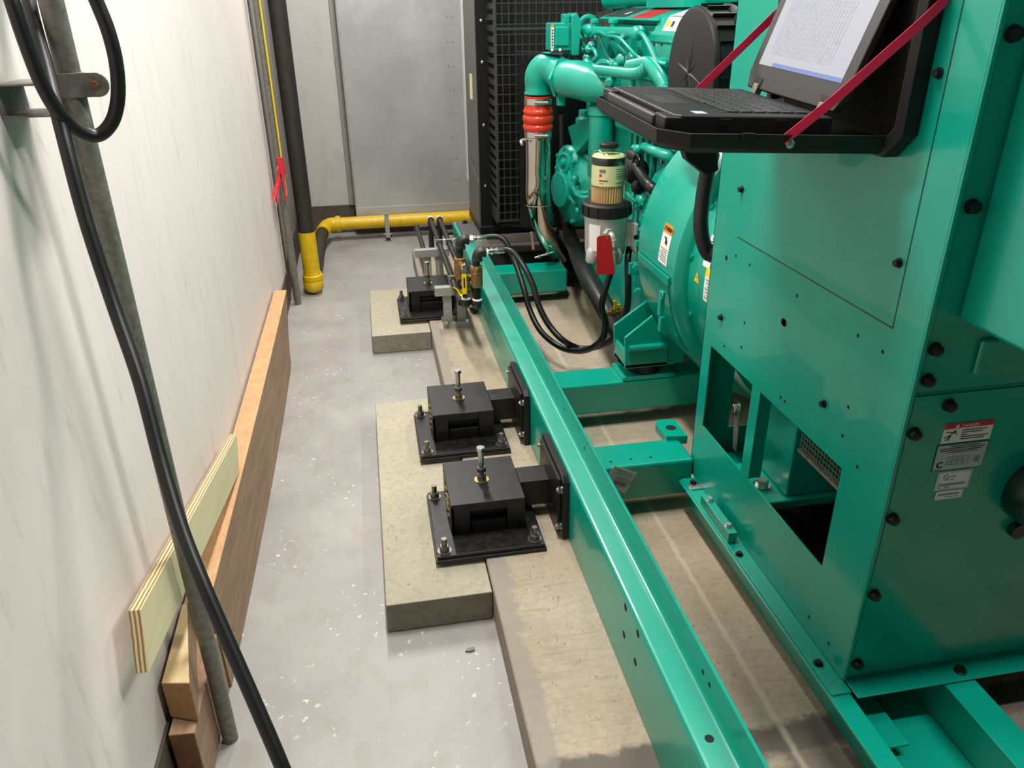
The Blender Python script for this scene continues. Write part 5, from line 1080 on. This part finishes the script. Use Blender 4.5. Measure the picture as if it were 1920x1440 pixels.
m = MB(); m.mat(0).box(b0.x - .003, b0.x + .010, 3.657, 3.6595, b0.z + .015, b0.z + .11); m.mat(1).box(b0.x - .003, b0.x + .010, 3.656, 3.6585, b0.z + .098, b0.z + .11); m.mat(2)
for k in range(6): m.box(b0.x, b0.x + .007, 3.6555, 3.6575, b0.z + .022 + k * .012, b0.z + .028 + k * .012)
m.build('actuator_label', [WHITE, ORANGE, INK], t)
m = MB(); p0, p1, p2, p3 = (0.7071,3.8000,1.3252), (0.8921,3.6200,1.3248), (0.8703,3.5600,1.3171), (0.8174,3.6000,1.3207); m.prism([p0, p1, p2, p3], (0, 0, .004)); m.build('heat_shield', BLACK_M, t)
m = MB(); 
for q in ((0.8458,3.6400,1.3314), (0.8774,3.6200,1.3316)): m.hexa(q, (0, 0, 1), .010, .012)
m.build('shield_bolt', ZINC, t)
m = MB(); m.cyl((0.8506,3.6600,1.3195), (0.8509,3.6600,1.2864), .014); m.cyl((0.8138,3.6700,1.3132), (0.8286,3.6700,1.2997), .014); m.build('shield_post', GREEN_E, t)
# gear case cluster low at the front left of the engine
g = Vector((1.0000,3.6600,0.7204))
m = MB(); m.lathe(g + Vector((.02, .10, -.02)), (-1, -.25, 0), [(.19, 0), (.19, .03), (.17, .05), (.15, .07), (.09, .09), (.085, .12), (.03, .125)], 36)
m.lathe(g + Vector((.0, .10, .10)), (-.9, -.4, .1), [(.085, 0), (.085, .06), (.07, .075), (.03, .08)], 24); m.build('gear_case', GREEN_E, t, bevel=.003)
m = MB()
n_ = Vector((-.9, -.4, .1)).normalized(); gc = g + Vector((.0, .10, .10)); dd, uu, ww = MB.frame(n_)
for k in range(7):
    a = 2 * PI * k / 7; m.hexa(gc + n_ * .06 + (uu * math.cos(a) + ww * math.sin(a)) * .068, n_, .010, .02)
m.torus(gc + n_ * .078, n_, .042, .008, 20, 8); m.lathe(gc + n_ * .07, n_, [(.018, 0), (.018, .02), (.012, .03)], 12)
m.build('cover_bolt', GREEN_E, t)
m = MB(); n2 = Vector((-1, -.25, 0)).normalized(); g2 = g + Vector((.02, .10, -.02)); dd, uu, ww = MB.frame(n2)
for k in range(12):
    a = 2 * PI * k / 12; e = uu * math.cos(a) + ww * math.sin(a); m.bar(g2 + n2 * .055 + e * .085, g2 + n2 * .035 + e * .18, .008, .018, n2)
m.torus(g2 + n2 * .06, n2, .15, .007, 28, 8); m.torus(g2 + n2 * .095, n2, .075, .007, 24, 8); m.build('web_rib', GREEN_E, t)
m = MB()
for k in range(9):
    a = 2 * PI * k / 9; m.hexa(g + Vector((-.028, .09 + .165 * math.cos(a), -.02 + .165 * math.sin(a))), (-1, -.25, 0), .011, .022)
for q, r in (((0.9800,3.9520,0.8035), .022), ((0.9800,3.9715,0.7519), .020), ((0.9400,3.5576,0.7857), .020), ((0.9500,3.5233,0.6457), .016)): m.ball(q, r, 12)
m.build('gear_case_bolt', GREEN_E, t)
for L_, r_ in (([(0.9700,3.8464,0.8318), (0.9500,3.6994,0.7965), (0.9400,3.6349,0.7460), (0.9300,3.5146,0.7381), (0.9500,3.4287,0.7450), (0.9700,3.4026,0.7542)], .010), ([(0.9300,3.5380,0.7776), (0.9300,3.5354,0.7487), (0.9300,3.4750,0.7316), (0.9500,3.4176,0.7281), (0.9700,3.4004,0.7355)], .010), ([(0.9700,3.9749,0.7192), (0.9500,3.8219,0.6958), (0.9400,3.6717,0.6851), (0.9500,3.5645,0.6617)], .009), ([(0.9600,3.8696,0.7919), (0.9500,3.7595,0.7471), (0.9400,3.6746,0.7204)], .008)):
    MB().tube(L_, r_, 10, 6).build('oil_line', GREEN_E, t)
m = MB(); q = Vector((1.0200,3.4304,0.9575)); m.lathe(q + Vector((0, 0, -.14)), (0, 0, 1), [(.050, 0), (.055, .01), (.055, .26), (.062, .265), (.062, .30), (.045, .31)], 24); m.build('coolant_filter', GREEN, t)
m = MB(); m.lathe((1.0500,3.8173,1.0099), (0, 0, 1), [(.030, -.2), (.030, -.02), (.045, -.01), (.045, .01), (.03, .02), (.03, .05)], 16); m.prism([(0.9750,3.8561,0.9779), (0.9850,3.5458,1.0536), (0.9850,3.4337,1.0039), (0.9750,3.7005,0.8703)], (.04, 0, 0)); m.box(1.08, 1.12, 3.2, 3.8, .88, 1.12); m.build('pump_bracket', GREEN_E, t, bevel=.003)
# right of the fuel filter: starter, hoses, connectors
m = MB(); q = Vector((1.0000,2.9193,0.9377)); m.lathe(q + Vector((0, .05, 0)), (0, -1, 0), [(.045, 0), (.05, .01), (.05, .10), (.03, .115)], 20); m.lathe(q + Vector((0, 0, .05)), (0, -1, 0), [(.024, -.04), (.026, .03), (.018, .05)], 14); m.ball(q + Vector((.0, -.08, -.05)), .03, 12); m.build('starter_motor', PLASTIC, t)
MB().tube([(0.9800,2.8642,0.9681), (0.9700,2.8049,1.0132), (0.9700,2.7605,1.0014), (0.9700,2.7896,0.9620), (0.9600,2.6863,0.9489)], .0045, 8, 6).build('starter_lead', HOSE, t)
MB().tube([(0.9800,2.8264,0.9667), (0.9700,2.7093,0.9479), (0.9600,2.5882,0.9364), (1.0000,2.5863,0.9127), (1.0500,2.6036,0.9103), (1.0900,2.6108,0.9386), (1.1200,2.6145,0.9735)], [.018, .018, .021, .021, .021, .021], 14, 6).build('starter_cable', HOSE, t)
MB().tube([(1.0200,2.8579,1.0318), (1.0000,2.7044,1.0409), (1.0300,2.6601,1.0319), (1.0700,2.6394,1.0245), (1.0800,2.6047,1.0226), (1.0800,2.5940,0.9972)], [.016, .018, .020, .020, .018, .016], 14, 6).build('coolant_pipe', GREEN_E, t)
MB().tube([(1.0800,2.5999,1.0233), (1.0800,2.5850,0.9789), (1.0800,2.6111,0.9409), (1.0600,2.6323,0.9227), (1.0500,2.6451,0.9093)], .0065, 10, 6).build('coolant_pipe', GREEN_E, t)
MB().tube([(1.0600,2.6741,0.9710), (1.0600,2.6211,0.9658), (1.0700,2.5988,0.9768), (1.0700,2.5939,0.9995)], .013, 12, 6).build('coolant_pipe', GREEN_E, t)
MB().tube([(0.9800,2.9090,0.8508), (0.9700,2.7878,0.8484), (0.9700,2.6994,0.8636), (0.9800,2.6794,0.8829)], .008, 10, 6).build('oil_line', GREEN_E, t)
MB().tube([(0.9600,2.7878,0.8047), (0.9600,2.7196,0.8402), (0.9600,2.6758,0.8616)], .006, 10, 6).build('oil_line', GREEN_E, t)
m = MB()
for q, r in (((0.9700,2.7172,0.8637), .022), ((1.0000,2.8849,0.8894), .020), ((1.0000,2.8708,1.0210), .02), ((1.0200,2.9662,1.0096), .016), ((1.0600,2.6555,0.9818), .02)): m.ball(q, r, 12)
m.build('line_fitting', GREEN_E, t)
m = MB(); q = Vector((1.0500,2.6935,0.9867)); m.box(q.x - .01, q.x + .01, q.y - .02, q.y + .045, q.z - .025, q.z + .04); m.mat(1).box(q.x - .012, q.x - .009, q.y - .01, q.y + .03, q.z - .015, q.z + .02); m.build('electronic_module', [CAST, DARK], t, bevel=.003)
m = MB()
for k in range(7):
    q = Vector((1.0700,3.0275,0.8901)); yy = 2.62 + k * .07; m.box(1.07, 1.085, yy, yy + .022, .66, 1.05)
m.box(1.04, 1.085, 2.60, 3.3, 1.05, 1.075); m.box(1.03, 1.10, 2.6, 3.4, 1.18, 1.26); m.build('side_cover', GREEN_E, t, bevel=.004)
m = MB(); q = Vector((1.0500,2.6451,0.9093)); m.ball(q, .024, 12); m.ball((1.0500,2.6909,0.9230), .028, 12); m.lathe(q, (.6, -.6, -.2), [(.02, 0), (.024, .02), (.016, .05)], 12); m.build('harness_plug', PLASTIC, t)
m = MB(); m.box(1.02, 1.10, 2.62, 2.74, .80, .845); m.prism([(.985, 2.56, .845), (1.12, 2.56, .845), (1.12, 2.74, .855), (1.03, 2.74, .855)], (0, 0, .012)); m.build('rear_bracket', GREEN, t, bevel=.003)
# turbo pipe above, behind the cover
m = MB(); m.tube([(1.12, 3.75, 1.545), (1.25, 3.6, 1.555), (1.5, 3.4, 1.56)], .05, 18, 6); m.tube([(1.25, 2.95, 1.54), (1.3, 2.7, 1.545), (1.4, 2.4, 1.55)], .035, 16, 6); m.box(1.15, 1.5, 2.9, 3.3, 1.50, 1.60); m.build('turbo_pipe', GREEN_E, t)
m = MB(); m.box(1.0, 1.1, 2.68, 3.30, 1.12, 1.17); m.box(1.0, 1.09, 2.62, 3.2, 1.17, 1.205); m.build('intake_manifold', GREEN_E, t, bevel=.012, seg=3)
MB().tube([(0.9850,2.9317,1.2659), (0.9850,2.9282,1.2459), (0.9850,2.9299,1.2198)], .010, 10, 6, rib=.003, nrib=6).build('breather_line', GREEN_E, t)
# black drain tube sloping down in front of the oil pan
m = MB().tube([(0.9880,4.0000,1.0185), (0.9947,4.0000,0.7950), (1.0019,3.9900,0.5762), (0.9867,3.8400,0.4719), (0.9441,3.4800,0.4363), (0.9183,3.1400,0.4031), (0.9226,2.9200,0.3585), (0.9447,2.8200,0.3074), (0.9639,2.7600,0.2644), (.945, 2.72, .17)], [.026, .026, .028, .032, .040, .044, .044, .044, .040, .036], 20, 8)
tag(m.build('drain_tube', HOSE), 'thick black tube sloping down between the filter and cross beam', 'tube')
